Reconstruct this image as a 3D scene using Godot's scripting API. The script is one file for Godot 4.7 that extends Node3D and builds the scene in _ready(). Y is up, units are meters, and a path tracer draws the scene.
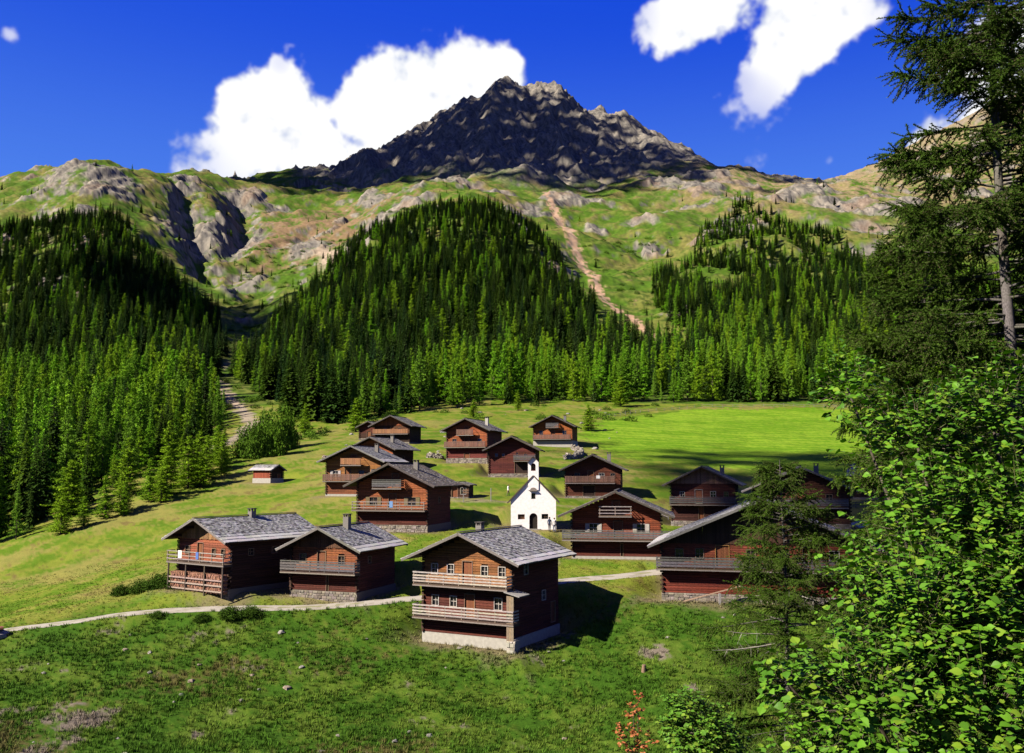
extends Node3D
# An alpine hamlet of dark timber chalets on a sunny slope, forest and a rocky peak behind.

const EYE := 20.0
const SUN_WAY := Vector3(0.69, -0.62, -0.37)
const TO_SUN := Vector3(-0.69, 0.62, 0.37)
var rng := RandomNumberGenerator.new()
var used := {}
var M := {}

func _ready() -> void:
	rng.seed = 20240611
	# --- camera, sky, sun, exposure
	var cam := Camera3D.new()
	cam.name = "camera"
	cam.fov = rad_to_deg(2.0 * atan(376.5 / 909.0))
	cam.near = 0.2
	cam.far = 9000.0
	add_child(cam)
	cam.position = Vector3(0, EYE, 0)
	cam.rotation_degrees = Vector3(6.0, 0, 0)
	var env := Environment.new()
	env.background_mode = Environment.BG_SKY
	env.tonemap_mode = Environment.TONE_MAPPER_LINEAR
	env.tonemap_exposure = 4.2
	env.sdfgi_enabled = true
	env.ssao_enabled = true
	env.ssil_enabled = true
	var sky := Sky.new()
	var pano := PanoramaSkyMaterial.new()
	pano.panorama = sky_picture()
	pano.energy_multiplier = 0.25
	sky.sky_material = pano
	env.sky = sky
	var we := WorldEnvironment.new()
	we.name = "world_environment"
	we.environment = env
	add_child(we)
	var sun := DirectionalLight3D.new()
	sun.name = "sun"
	sun.light_color = Color(1.0, 0.95, 0.86)
	sun.light_energy = 1.6
	sun.light_angular_distance = 0.5
	sun.shadow_enabled = true
	sun.directional_shadow_max_distance = 3000.0
	sun.transform.basis = Basis.looking_at(SUN_WAY.normalized(), Vector3.UP)
	add_child(sun)
	# --- the place
	make_noises()
	make_materials()
	prepare_ground()
	build_terrain()
	build_overhead_clouds()
	build_path()
	build_village()
	build_church()
	build_forest()
	build_near_trees()
	build_small_things()
	build_ground_cover()

# ------------------------------------------------------------------ naming
func numbered(called: String) -> String:
	var n: int = used.get(called, 0)
	used[called] = n + 1
	return called if n == 0 else "%s_%03d" % [called, n]

func tag(o: Node, label: String, category: String, group := "", kind := "") -> void:
	if label: o.set_meta("label", label)
	if category: o.set_meta("category", category)
	if group: o.set_meta("group", group)
	if kind: o.set_meta("kind", kind)

func thing(called: String, at: Vector3, turn: float, label: String, category: String, group := "") -> Node3D:
	var o := Node3D.new()
	o.name = numbered(called)
	add_child(o)
	o.position = at
	o.rotation.y = turn
	tag(o, label, category, group)
	return o

func part(called: String, mesh: Mesh, mat: Material, parent: Node) -> MeshInstance3D:
	var o := MeshInstance3D.new()
	o.name = numbered(called) if parent == self else called
	o.mesh = mesh
	o.material_override = mat
	parent.add_child(o, true)
	return o

# ------------------------------------------------------------------ mesh collecting
class MB:
	var v := PackedVector3Array()
	var n := PackedVector3Array()
	var c := PackedColorArray()
	var k := PackedInt32Array()
	func tri(a: Vector3, b: Vector3, d: Vector3, col: Color) -> void:      # counter-clockwise seen from outside
		var m := (b - a).cross(d - a).normalized()
		var i := v.size()
		v.append(a); v.append(b); v.append(d)
		n.append(m); n.append(m); n.append(m)
		c.append(col); c.append(col); c.append(col)
		k.append(i); k.append(i + 2); k.append(i + 1)
	func quad(a: Vector3, b: Vector3, d: Vector3, e: Vector3, col: Color) -> void:   # counter-clockwise seen from outside
		var m := (d - a).cross(e - b).normalized()
		var i := v.size()
		v.append(a); v.append(b); v.append(d); v.append(e)
		n.append(m); n.append(m); n.append(m); n.append(m)
		c.append(col); c.append(col); c.append(col); c.append(col)
		k.append(i); k.append(i + 2); k.append(i + 1); k.append(i); k.append(i + 3); k.append(i + 2)
	func boxt(t: Transform3D, h: Vector3, col: Color) -> void:              # half sizes h
		var p := []
		for q in [Vector3(-1, -1, -1), Vector3(1, -1, -1), Vector3(1, 1, -1), Vector3(-1, 1, -1), Vector3(-1, -1, 1), Vector3(1, -1, 1), Vector3(1, 1, 1), Vector3(-1, 1, 1)]:
			p.append(t * (q * h))
		quad(p[4], p[5], p[6], p[7], col)
		quad(p[1], p[0], p[3], p[2], col)
		quad(p[5], p[1], p[2], p[6], col)
		quad(p[0], p[4], p[7], p[3], col)
		quad(p[7], p[6], p[2], p[3], col)
		quad(p[0], p[1], p[5], p[4], col)
	func box(lo: Vector3, hi: Vector3, col: Color) -> void:
		boxt(Transform3D(Basis(), (lo + hi) / 2.0), (hi - lo) / 2.0, col)
	func beam(a: Vector3, b: Vector3, w: float, h: float, col: Color) -> void:   # a bar from a to b
		var d := b - a
		var z := d.normalized()
		var up := Vector3.UP if absf(z.y) < 0.95 else Vector3.RIGHT
		var x := up.cross(z).normalized()
		var y := z.cross(x)
		boxt(Transform3D(Basis(x, y, z), (a + b) / 2.0), Vector3(w / 2.0, h / 2.0, d.length() / 2.0), col)
	func tube(a: Vector3, b: Vector3, ra: float, rb: float, sides: int, col: Color, cap := false) -> void:
		var z := (b - a).normalized()
		var up := Vector3.UP if absf(z.y) < 0.9 else Vector3.RIGHT
		var x := up.cross(z).normalized()
		var y := z.cross(x)
		var i0 := v.size()
		for s in sides:
			var t := TAU * s / sides
			var d := x * cos(t) + y * sin(t)
			v.append(a + d * ra); v.append(b + d * rb)
			n.append(d); n.append(d)
			c.append(col); c.append(col)
		for s in sides:
			var i := i0 + 2 * s
			var j := i0 + 2 * ((s + 1) % sides)
			k.append(i); k.append(j + 1); k.append(j); k.append(i); k.append(i + 1); k.append(j + 1)
		if cap:
			for s in range(1, sides - 1):
				tri(v[i0 + 1], v[i0 + 1 + 2 * s], v[i0 + 3 + 2 * s], col)
				tri(v[i0], v[i0 + 2 + 2 * s], v[i0 + 2 * s], col)
	func mesh() -> ArrayMesh:
		var a := []
		a.resize(Mesh.ARRAY_MAX)
		a[Mesh.ARRAY_VERTEX] = v
		a[Mesh.ARRAY_NORMAL] = n
		a[Mesh.ARRAY_COLOR] = c
		a[Mesh.ARRAY_INDEX] = k
		var m := ArrayMesh.new()
		m.add_surface_from_arrays(Mesh.PRIMITIVE_TRIANGLES, a)
		return m

func jit(c: Color, amount: float) -> Color:
	var f := 1.0 + rng.randf_range(-amount, amount)
	return Color(c.r * f, c.g * f * (1.0 + rng.randf_range(-0.06, 0.06)), c.b * f * (1.0 + rng.randf_range(-0.1, 0.1)))

# ------------------------------------------------------------------ noise and materials
var N := {}

func noise(freq: float, octaves := 4, kind := FastNoiseLite.TYPE_SIMPLEX_SMOOTH, fractal := FastNoiseLite.FRACTAL_FBM, sd := 1) -> FastNoiseLite:
	var f := FastNoiseLite.new()
	f.seed = sd
	f.noise_type = kind
	f.frequency = freq
	f.fractal_type = fractal
	f.fractal_octaves = octaves
	return f

func make_noises() -> void:
	N.hum = noise(1.0 / 11.0, 3, FastNoiseLite.TYPE_SIMPLEX_SMOOTH, FastNoiseLite.FRACTAL_FBM, 3)
	N.fine = noise(1.0 / 1.6, 2, FastNoiseLite.TYPE_SIMPLEX_SMOOTH, FastNoiseLite.FRACTAL_FBM, 4)
	N.hill = noise(1.0 / 170.0, 5, FastNoiseLite.TYPE_SIMPLEX_SMOOTH, FastNoiseLite.FRACTAL_FBM, 5)
	N.ridge = noise(1.0 / 190.0, 5, FastNoiseLite.TYPE_SIMPLEX_SMOOTH, FastNoiseLite.FRACTAL_RIDGED, 6)
	N.crag = noise(1.0 / 38.0, 4, FastNoiseLite.TYPE_SIMPLEX_SMOOTH, FastNoiseLite.FRACTAL_RIDGED, 7)
	N.patch = noise(1.0 / 26.0, 4, FastNoiseLite.TYPE_SIMPLEX_SMOOTH, FastNoiseLite.FRACTAL_FBM, 8)
	N.patch2 = noise(1.0 / 7.0, 4, FastNoiseLite.TYPE_SIMPLEX_SMOOTH, FastNoiseLite.FRACTAL_FBM, 9)
	N.spot = noise(1.0 / 0.9, 2, FastNoiseLite.TYPE_SIMPLEX_SMOOTH, FastNoiseLite.FRACTAL_FBM, 10)
	N.wide = noise(1.0 / 90.0, 4, FastNoiseLite.TYPE_SIMPLEX_SMOOTH, FastNoiseLite.FRACTAL_FBM, 11)
	N.cloud = noise(1.0 / 5.0, 5, FastNoiseLite.TYPE_SIMPLEX_SMOOTH, FastNoiseLite.FRACTAL_FBM, 12)

func grain(freq: float, lo: float, hi: float, octaves := 4, kind := FastNoiseLite.TYPE_SIMPLEX_SMOOTH, size := 512, sd := 21) -> NoiseTexture2D:
	var t := NoiseTexture2D.new()
	t.width = size
	t.height = size
	t.seamless = true
	t.noise = noise(freq, octaves, kind, FastNoiseLite.FRACTAL_FBM, sd)
	var g := Gradient.new()
	g.set_color(0, Color(lo, lo, lo))
	g.set_color(1, Color(hi, hi, hi))
	t.color_ramp = g
	return t

func mat(rough: float, tex: Texture2D = null, scale := Vector3.ONE, world := false, back := Color.BLACK) -> StandardMaterial3D:
	var m := StandardMaterial3D.new()
	m.vertex_color_use_as_albedo = true
	m.albedo_color = Color(0.72, 0.72, 0.72)
	m.roughness = rough
	m.metallic_specular = 0.3
	m.cull_mode = BaseMaterial3D.CULL_DISABLED
	if tex:
		m.albedo_texture = tex
		m.uv1_triplanar = true
		m.uv1_world_triplanar = world
		m.uv1_scale = scale
	if back != Color.BLACK:
		m.backlight_enabled = true
		m.backlight = back
	return m

func make_materials() -> void:
	var soft := grain(0.02, 0.72, 1.0)
	M.ground = mat(0.95, grain(0.05, 0.62, 1.0, 5), Vector3.ONE * 0.21, true)
	M.ground.metallic_specular = 0.12
	M.mountain = mat(0.95, grain(0.03, 0.7, 1.0, 5, FastNoiseLite.TYPE_SIMPLEX_SMOOTH, 512, 22), Vector3.ONE * 0.012, true)
	M.mountain.metallic_specular = 0.12
	M.gravel = mat(0.95, grain(0.12, 0.7, 1.0, 4), Vector3.ONE * 0.4, true)
	M.wood = mat(0.85, grain(0.03, 0.6, 1.0, 4, FastNoiseLite.TYPE_SIMPLEX_SMOOTH, 256, 23), Vector3(0.35, 2.2, 2.2))
	M.board = mat(0.85, grain(0.03, 0.6, 1.0, 4, FastNoiseLite.TYPE_SIMPLEX_SMOOTH, 256, 24), Vector3(2.5, 0.4, 2.5))
	M.grey_wood = mat(0.8, soft, Vector3.ONE * 0.8)
	M.shingle = mat(0.75, soft, Vector3.ONE * 0.9)
	M.stone = mat(0.92, grain(0.05, 0.6, 1.0, 3), Vector3.ONE * 0.6)
	M.plaster = mat(0.9, grain(0.02, 0.88, 1.0, 4), Vector3.ONE * 0.2)
	M.white_wall = mat(0.9, grain(0.012, 0.90, 1.0, 5), Vector3.ONE * 0.35)
	M.white_wall.albedo_color = Color(0.70, 0.69, 0.70)
	M.metal = mat(0.45, soft, Vector3.ONE * 0.5)
	M.pane = mat(0.08)
	M.pane.metallic_specular = 0.5
	M.cloth = mat(0.95)
	M.bark = mat(0.95, grain(0.06, 0.5, 1.0, 4, FastNoiseLite.TYPE_SIMPLEX_SMOOTH, 256, 25), Vector3(2.0, 0.7, 2.0))
	M.spruce = mat(0.8, null, Vector3.ONE, false, Color(0.25, 0.3, 0.1))
	M.larch = mat(0.8, null, Vector3.ONE, false, Color(0.45, 0.5, 0.15))
	M.leaf = mat(0.52, null, Vector3.ONE, false, Color(0.5, 0.6, 0.15))
	M.leaf.metallic_specular = 0.22
	M.scrub = mat(0.9, null, Vector3.ONE, false, Color(0.4, 0.45, 0.12))
	M.scrub.metallic_specular = 0.1
	M.larch.metallic_specular = 0.12
	M.spruce.metallic_specular = 0.12
	M.grass = mat(0.9, null, Vector3.ONE, false, Color(0.3, 0.35, 0.1))
	M.grass.metallic_specular = 0.15
	M.cloud = mat(1.0)
	M.cloud.metallic_specular = 0.0

# ------------------------------------------------------------------ sky
# azimuth, elevation, radius in degrees, how solid
var puffs := [[-17.3, 22.4, 1.0, 1.0], [-14.7, 21.8, 2.4, 1.0], [-16.3, 20.4, 2.3, 1.0], [-13.6, 19.9, 2.1, 1.0], [-18.0, 18.6, 2.2, 0.7], [-12.4, 18.5, 2.0, 1.0], [-20.0, 18.4, 1.3, 0.5], [-8.3, 23.4, 2.3, 1.0], [-5.4, 23.7, 2.3, 1.0], [-2.3, 24.0, 2.1, 1.0], [-0.4, 24.7, 1.0, 1.0], [-7.3, 20.9, 3.3, 1.0], [-4.0, 21.7, 3.6, 1.0], [-9.7, 22.2, 1.3, 1.0], [-0.8, 23.8, 1.7, 1.0], [1.2, 21.9, 1.4, 0.9], [-14.9, 24.1, 0.6, 0.4], [13.6, 27.7, 1.6, 1.0], [11.7, 27.2, 1.7, 1.0], [10.2, 26.5, 1.5, 0.9], [8.9, 27.1, 1.1, 0.5], [18.4, 26.8, 2.5, 1.0], [17.9, 25.0, 2.0, 1.0], [16.6, 23.5, 1.5, 0.75], [15.7, 22.4, 1.0, 0.5], [14.3, 21.4, 1.2, 0.42], [20.8, 26.7, 1.9, 0.9], [22.6, 26.6, 1.2, 0.7], [15.7, 20.6, 1.1, 0.4], [14.9, 23.3, 0.7, 0.4], [15.5, 18.7, 0.7, 0.32], [17.6, 20.9, 0.6, 0.4], [-30.1, 23.4, 0.4, 0.5], [19.8, 18.3, 0.3, 0.4], [25.7, 18.7, 1.4, 1.0], [27.6, 22.3, 1.3, 1.0], [29.1, 20.3, 1.8, 1.0], [24.7, 17.7, 0.9, 0.9], [30.8, 23.5, 2.3, 1.0], [29.7, 17.5, 2.7, 1.0], [12.3, 30.0, 2.3, 0.9], [19.7, 29.4, 2.5, 0.9]]

func sky_color(az: float, el: float, near: Array) -> Color:
	var h := clampf(el / 60.0, 0.0, 1.0)
	var blue := Color(0.10, 0.27, 0.86).lerp(Color(0.006, 0.062, 0.68), smoothstep(0.16, 0.48, h))
	blue = blue.lerp(Color(0.006, 0.04, 0.5), smoothstep(0.6, 1.0, h))
	blue = blue.lerp(Color(0.06, 0.19, 0.80), 0.62 * (0.5 + 0.5 * cos(deg_to_rad(az + 118.0))) * (1.0 - h))   # paler towards the sun
	var best := 0.0
	var thin := 0.0
	var sum := 0.0
	var ce := cos(deg_to_rad(el))
	for p: Array in near:
		var da := wrapf(az - p[0], -180.0, 180.0) * ce
		var de: float = el - p[1]
		var r: float = p[2]
		var d2 := (da * da + de * de) / (r * r)
		if d2 < 2.6:
			var w := (1.0 - d2 / 2.6)
			w = w * w * float(p[3])
			thin += w * float(p[3])
			sum += w
			best = 1.0 - (1.0 - best) * (1.0 - w)
	if best <= 0.015:
		return blue
	var e: Vector3 = Vector3(sin(deg_to_rad(az)) * ce, sin(deg_to_rad(el)), -cos(deg_to_rad(az)) * ce) * 60.0
	var nz: float = N_cloud.get_noise_3dv(e * 1.6)
	var nf: float = N_cloud.get_noise_3dv(e * 6.0 + Vector3(9, 3, 5))
	var d := best + nz * 0.46 + nf * 0.22 - 0.36
	var cover := smoothstep(-0.10, 0.30, d) * clampf(thin / maxf(sum, 0.001) * 1.15, 0.0, 1.0)
	var body := smoothstep(-0.05, 0.40, d + nz * 0.30)
	var white := Color(0.62, 0.68, 0.82).lerp(Color(1.0, 1.0, 1.0), body)
	return blue.lerp(white, cover)

var N_cloud: FastNoiseLite

func sky_picture() -> ImageTexture:
	N_cloud = noise(1.0 / 5.0, 4, FastNoiseLite.TYPE_SIMPLEX_SMOOTH, FastNoiseLite.FRACTAL_FBM, 12)
	var r := RandomNumberGenerator.new()
	r.seed = 77
	var all := puffs.duplicate()
	for a in 17:                                     # the same kind of clouds all the way round
		var az := 48.0 + a * 16.2 + r.randf_range(-4, 4)
		var el := r.randf_range(16.0, 48.0)
		for q in 9:
			all.append([wrapf(az + r.randf_range(-7, 7) / cos(deg_to_rad(el)), -180, 180), el + r.randf_range(-2.5, 3.0), r.randf_range(1.5, 3.4), r.randf_range(0.7, 1.0)])
	var small := Image.create(1024, 512, false, Image.FORMAT_RGB8)
	small.fill(Color(0.42, 0.45, 0.4))
	var near := []
	for x in 1024:
		if x % 16 == 0:
			near = []
			for p: Array in all:
				if absf(wrapf((x + 8) * 360.0 / 1024.0 - p[0], -180, 180)) < 5.0 + 2.0 * p[2] / cos(deg_to_rad(minf(p[1] + 5.0, 75.0))):
					near.append(p)
		for y in 258:
			var el := 90.0 - (y + 0.5) * 180.0 / 512.0
			small.set_pixel(x, y, sky_color(wrapf((x + 0.5) * 360.0 / 1024.0, -180, 180), el, near).linear_to_srgb())
	small.resize(4096, 2048, Image.INTERPOLATE_CUBIC)
	for ix in range(-400, 400):                      # finer where clouds are seen close to the hills
		var az := (ix + 0.5) * 360.0 / 4096.0
		if (ix + 400) % 16 == 0:
			near = []
			for p: Array in all:
				if absf(wrapf(az + 0.7 - p[0], -180, 180)) < 2.0 + 2.0 * p[2]:
					near.append(p)
		for y in range(650, 930):
			var el := 90.0 - (y + 0.5) * 180.0 / 2048.0
			small.set_pixel(posmod(ix, 4096), y, sky_color(az, el, near).linear_to_srgb())
	return ImageTexture.create_from_image(small)
# ------------------------------------------------------------------ ground
# heights (m) of the lie of the land: one row for each distance up the valley, columns fan out across it
const FAR_ROWS := [-25, 0, 20, 40, 50, 60, 70, 80, 90, 100, 110, 120, 135, 150, 165, 180, 200, 225, 250, 280, 310, 345, 400, 460, 530, 600, 700, 800, 900, 1000, 1100, 1200, 1300, 1400, 1500, 1600, 1700, 1800, 1900, 2000, 2200, 2400, 2700, 3000]
const HEIGHTS := [
[21.9,21.9,21.9,21.9,21.9,21.9,21.9,21.9,21.9,21.9,21.9,21.9,21.9,21.9,21.9,21.9,21.9,21.9,21.9,21.9,21.9,21.9,21.9,21.9,21.9,21.9,21.9,21.9,21.9,21.9,21.9,21.9,21.9,21.9,21.9,21.9,21.9,21.9,21.9,21.9,21.9,21.9,21.9],
[18.1,18.1,18.1,18.1,18.1,18.1,18.1,18.1,18.1,18.1,18.0,18.0,18.0,18.0,18.0,17.9,17.9,17.9,17.9,17.9,17.9,17.9,17.9,17.9,17.9,17.9,17.9,18.0,18.0,18.0,18.0,18.0,18.0,18.0,18.0,18.0,18.0,18.0,18.0,18.0,18.0,18.0,18.0],
[12.1,12.1,12.1,12.1,12.2,12.2,12.2,12.1,12.1,12.1,12.1,12.1,12.1,12.0,12.0,12.0,12.0,12.0,12.0,12.0,12.0,12.0,12.0,12.0,12.0,12.0,12.0,12.0,12.0,12.0,12.0,12.0,12.0,12.0,12.0,11.9,11.9,11.9,11.9,11.9,11.9,11.9,12.0],
[6.0,6.0,6.0,6.0,6.0,5.9,5.9,5.9,5.8,5.8,5.8,5.8,5.8,5.8,5.8,5.8,5.8,5.8,5.7,5.7,5.6,5.6,5.6,5.7,5.7,5.8,5.8,5.8,5.8,5.8,5.8,5.8,5.8,5.8,5.8,5.8,5.9,6.0,6.2,6.4,6.7,7.0,7.3],
[4.0,4.1,4.2,4.2,4.1,4.1,4.0,3.9,3.8,3.6,3.5,3.4,3.4,3.3,3.3,3.3,3.2,3.2,3.1,3.1,3.0,3.0,3.0,3.1,3.2,3.3,3.4,3.6,3.7,3.8,4.0,4.1,4.2,4.4,4.5,4.7,5.0,5.3,5.6,5.9,6.2,6.6,6.9],
[2.5,2.7,2.9,3.1,3.2,3.2,3.2,3.1,3.0,2.9,2.7,2.5,2.3,2.2,2.2,2.1,2.0,2.0,1.9,1.8,1.8,1.8,1.8,2.0,2.1,2.3,2.7,3.0,3.4,3.7,3.9,4.2,4.4,4.6,4.8,5.1,5.4,5.6,6.0,6.3,6.6,6.9,7.3],
[0.9,1.4,1.8,2.2,2.5,2.8,3.0,3.2,3.3,3.3,3.3,3.2,3.2,3.1,3.1,3.0,3.0,2.9,2.8,2.7,2.7,2.7,2.9,3.1,3.5,3.8,4.2,4.6,4.9,5.2,5.3,5.5,5.6,5.7,5.8,6.0,6.2,6.4,6.7,7.0,7.3,7.6,7.9],
[-0.9,-0.2,0.5,1.1,1.7,2.3,2.8,3.3,3.7,4.0,4.3,4.6,4.8,5.0,5.2,5.3,5.4,5.4,5.4,5.4,5.2,5.3,5.5,5.8,6.1,6.4,6.6,6.8,6.9,6.9,6.9,6.8,6.8,6.8,6.8,6.9,7.1,7.3,7.5,7.8,8.1,8.5,8.8],
[-2.8,-1.9,-1.1,-0.2,0.6,1.3,2.1,2.9,3.6,4.2,4.8,5.5,6.1,6.8,7.4,7.8,8.0,8.1,8.3,8.4,8.3,8.2,8.3,8.4,8.6,8.7,8.6,8.5,8.3,8.2,8.0,7.8,7.7,7.7,7.7,7.8,8.0,8.2,8.5,8.8,9.1,9.5,9.8],
[-4.6,-3.6,-2.6,-1.6,-0.6,0.3,1.2,2.1,2.9,3.8,4.6,5.5,6.5,7.5,8.4,9.1,9.6,9.9,10.1,10.3,10.2,10.1,10.0,9.9,9.8,9.8,9.6,9.4,9.2,9.0,8.8,8.7,8.6,8.6,8.7,8.9,9.1,9.3,9.6,9.9,10.3,10.6,11.0],
[-6.4,-5.3,-4.1,-2.9,-1.7,-0.6,0.5,1.5,2.5,3.4,4.3,5.3,6.4,7.6,8.7,9.7,10.5,11.1,11.4,11.7,11.7,11.6,11.2,10.9,10.7,10.6,10.4,10.2,10.1,9.9,9.7,9.6,9.6,9.7,9.9,10.1,10.3,10.6,10.9,11.2,11.5,11.9,12.2],
[-8.1,-6.8,-5.5,-4.1,-2.7,-1.3,0.1,1.4,2.6,3.7,4.7,5.7,6.9,8.1,9.3,10.4,11.4,12.1,12.6,13.0,13.1,13.0,12.7,12.3,11.9,11.6,11.3,11.2,11.1,11.0,11.0,10.9,11.0,11.1,11.3,11.5,11.7,12.0,12.2,12.5,12.8,13.2,13.5],
[-10.1,-8.7,-7.2,-5.7,-4.0,-2.2,-0.3,1.6,3.4,4.9,6.2,7.4,8.6,9.7,10.9,12.0,13.1,14.0,14.6,15.0,15.1,14.9,14.5,14.0,13.6,13.3,13.1,13.1,13.2,13.2,13.3,13.3,13.4,13.5,13.6,13.7,13.8,14.0,14.2,14.5,14.8,15.1,15.4],
[-11.4,-9.8,-8.2,-6.5,-4.7,-2.8,-0.8,1.8,4.4,6.8,8.7,10.0,11.0,12.0,13.0,14.0,15.0,15.9,16.6,17.0,17.0,16.7,16.2,15.7,15.5,15.4,15.4,15.5,15.6,15.7,15.7,15.7,15.6,15.6,15.7,15.7,15.8,16.0,16.1,16.4,16.6,16.9,17.3],
[-12.4,-10.6,-8.7,-6.6,-4.5,-2.2,0.2,2.7,5.4,8.0,10.5,12.3,13.6,14.4,15.1,15.8,16.7,17.7,18.4,18.9,18.9,18.7,18.3,18.0,17.8,17.6,17.6,17.6,17.7,17.7,17.6,17.6,17.5,17.5,17.5,17.6,17.6,17.7,17.9,18.1,18.4,18.8,19.2],
[-13.1,-11.3,-9.2,-6.9,-4.3,-1.6,1.2,4.0,6.9,9.7,12.3,14.5,16.2,17.2,17.6,17.9,18.7,19.7,20.7,21.3,21.6,21.3,20.8,20.4,20.0,19.7,19.6,19.5,19.4,19.3,19.3,19.3,19.3,19.3,19.3,19.3,19.3,19.4,19.6,20.0,20.3,20.7,21.2],
[-13.0,-11.4,-9.6,-7.4,-4.7,-1.5,2.0,5.6,9.0,12.1,14.9,17.4,19.5,21.1,22.0,22.5,23.0,23.6,24.2,24.5,24.4,24.0,23.5,22.9,22.4,22.1,21.8,21.6,21.5,21.4,21.4,21.4,21.4,21.4,21.5,21.5,21.7,21.9,22.3,22.7,23.1,23.6,24.2],
[-10.5,-8.8,-7.1,-5.3,-3.2,-0.8,2.4,6.4,10.6,14.5,17.6,20.1,22.2,23.9,25.2,26.2,27.0,27.6,28.0,27.9,27.4,26.8,26.1,25.6,25.3,25.0,24.7,24.5,24.3,24.2,24.2,24.2,24.3,24.4,24.6,24.8,25.2,25.5,26.0,26.5,27.0,27.6,28.2],
[-7.3,-5.2,-3.0,-0.6,1.8,4.4,7.0,9.9,12.9,16.2,19.3,22.1,24.4,26.2,27.5,28.5,29.2,29.9,30.4,30.6,30.6,30.3,30.0,29.6,29.3,29.0,28.6,28.3,28.1,27.9,27.9,27.9,28.0,28.2,28.4,28.7,29.0,29.5,30.0,30.5,31.1,31.8,32.5],
[-4.3,-1.9,0.7,3.7,7.0,10.6,14.1,17.3,19.8,21.5,23.2,25.3,27.7,30.0,31.7,32.5,32.9,33.4,34.2,34.9,35.2,35.2,35.2,35.0,34.8,34.4,33.9,33.6,33.3,33.0,32.9,32.9,32.9,33.0,33.3,33.6,34.0,34.4,35.0,35.6,36.2,36.9,37.7],
[4.6,6.0,7.6,9.2,11.0,14.0,18.1,22.4,26.3,28.6,29.6,30.5,32.2,34.6,37.0,38.2,38.8,39.3,39.8,40.1,40.1,39.9,39.7,39.6,39.5,39.3,39.1,38.9,38.6,38.3,38.1,38.0,38.0,38.1,38.3,38.7,39.1,39.5,39.9,40.3,40.6,41.1,41.5],
[20.9,20.9,20.9,20.9,20.9,23.7,27.9,32.2,36.4,38.3,39.6,40.6,41.9,43.5,45.0,45.4,45.7,46.3,47.2,47.8,47.9,47.6,47.0,46.6,46.1,45.9,45.9,45.9,45.8,45.5,45.2,44.9,44.6,44.6,44.7,44.9,45.2,45.4,45.5,45.5,45.5,45.5,45.5],
[34.0,34.0,34.0,34.0,34.0,38.0,42.5,46.9,51.0,53.2,55.1,55.9,56.3,56.6,56.9,56.9,57.3,58.3,59.8,60.5,60.9,60.4,59.1,58.0,57.2,56.9,57.2,57.6,57.8,57.5,57.0,56.5,55.9,55.6,55.6,55.6,55.6,55.6,55.6,55.6,55.6,55.6,55.6],
[48.4,48.4,48.4,48.4,48.9,53.8,58.6,63.4,67.6,70.3,72.8,73.4,72.4,71.0,69.9,71.7,73.6,76.2,78.5,79.5,80.3,79.2,76.8,74.4,72.5,72.1,72.6,73.2,73.5,73.8,73.4,72.4,71.5,70.9,70.7,70.6,70.5,70.4,70.3,70.3,70.3,70.3,70.3],
[69.7,69.7,69.7,69.7,71.3,76.4,81.4,86.5,90.6,94.2,97.0,96.8,92.8,88.6,85.7,91.4,96.1,101.6,104.9,106.6,107.8,105.8,101.8,96.9,93.4,92.7,93.6,94.2,94.4,95.7,95.8,94.2,93.0,92.0,91.5,91.2,91.2,91.1,91.1,91.1,91.1,91.1,91.1],
[98.7,98.7,98.7,98.7,101.0,105.7,110.4,115.1,119.0,123.0,126.1,123.6,114.8,107.7,104.0,113.9,120.4,128.6,133.1,135.7,137.3,134.3,128.2,120.4,115.5,115.0,116.7,117.6,117.6,119.5,120.4,118.2,116.7,115.5,114.7,114.3,114.3,114.3,114.3,114.3,114.3,114.3,114.3],
[145.7,145.7,145.7,145.7,148.5,152.5,156.5,160.5,164.3,168.8,171.6,164.0,149.2,139.3,135.8,149.3,156.8,169.3,176.8,181.0,183.2,178.0,166.8,153.1,147.5,149.2,153.5,156.4,156.4,158.0,159.2,157.5,155.9,154.3,153.4,152.7,152.7,152.7,152.7,152.7,152.7,152.7,152.7],
[195.1,195.1,195.1,195.1,198.3,202.0,205.8,209.5,214.2,220.0,218.7,206.5,189.1,176.6,170.9,179.4,191.1,211.6,223.8,230.0,232.5,225.0,207.7,188.8,183.4,187.8,194.9,200.0,200.0,200.9,201.7,200.6,199.1,197.4,196.3,195.5,195.5,195.5,195.5,195.5,195.5,195.5,195.5],
[248.3,248.3,248.3,248.3,251.5,254.9,258.2,261.5,267.1,274.0,268.9,253.7,234.7,220.0,210.3,209.7,222.6,249.5,268.4,276.1,278.8,270.2,250.1,231.6,227.8,233.8,241.8,247.3,247.3,247.0,246.4,245.2,243.9,242.4,240.8,239.4,239.4,239.4,239.4,239.4,239.4,239.4,239.4],
[306.6,306.6,306.6,306.8,308.8,310.8,312.8,314.9,319.5,326.9,323.2,309.5,287.3,269.4,256.2,250.1,260.4,286.3,307.6,316.1,318.6,311.3,294.6,279.1,276.8,283.6,291.6,296.6,296.6,295.2,293.1,291.7,290.3,288.9,287.0,285.1,285.1,285.1,285.1,285.1,285.1,285.1,285.1],
[361.4,361.4,361.4,361.6,362.9,364.2,365.5,367.2,373.0,391.8,387.8,368.9,343.7,324.5,310.8,304.1,310.2,326.1,348.5,358.5,361.6,356.1,341.3,327.3,326.1,333.3,340.6,345.3,345.5,344.1,341.6,340.5,339.0,337.1,335.1,333.1,332.9,332.7,332.6,332.4,332.4,332.4,332.4],
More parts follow.
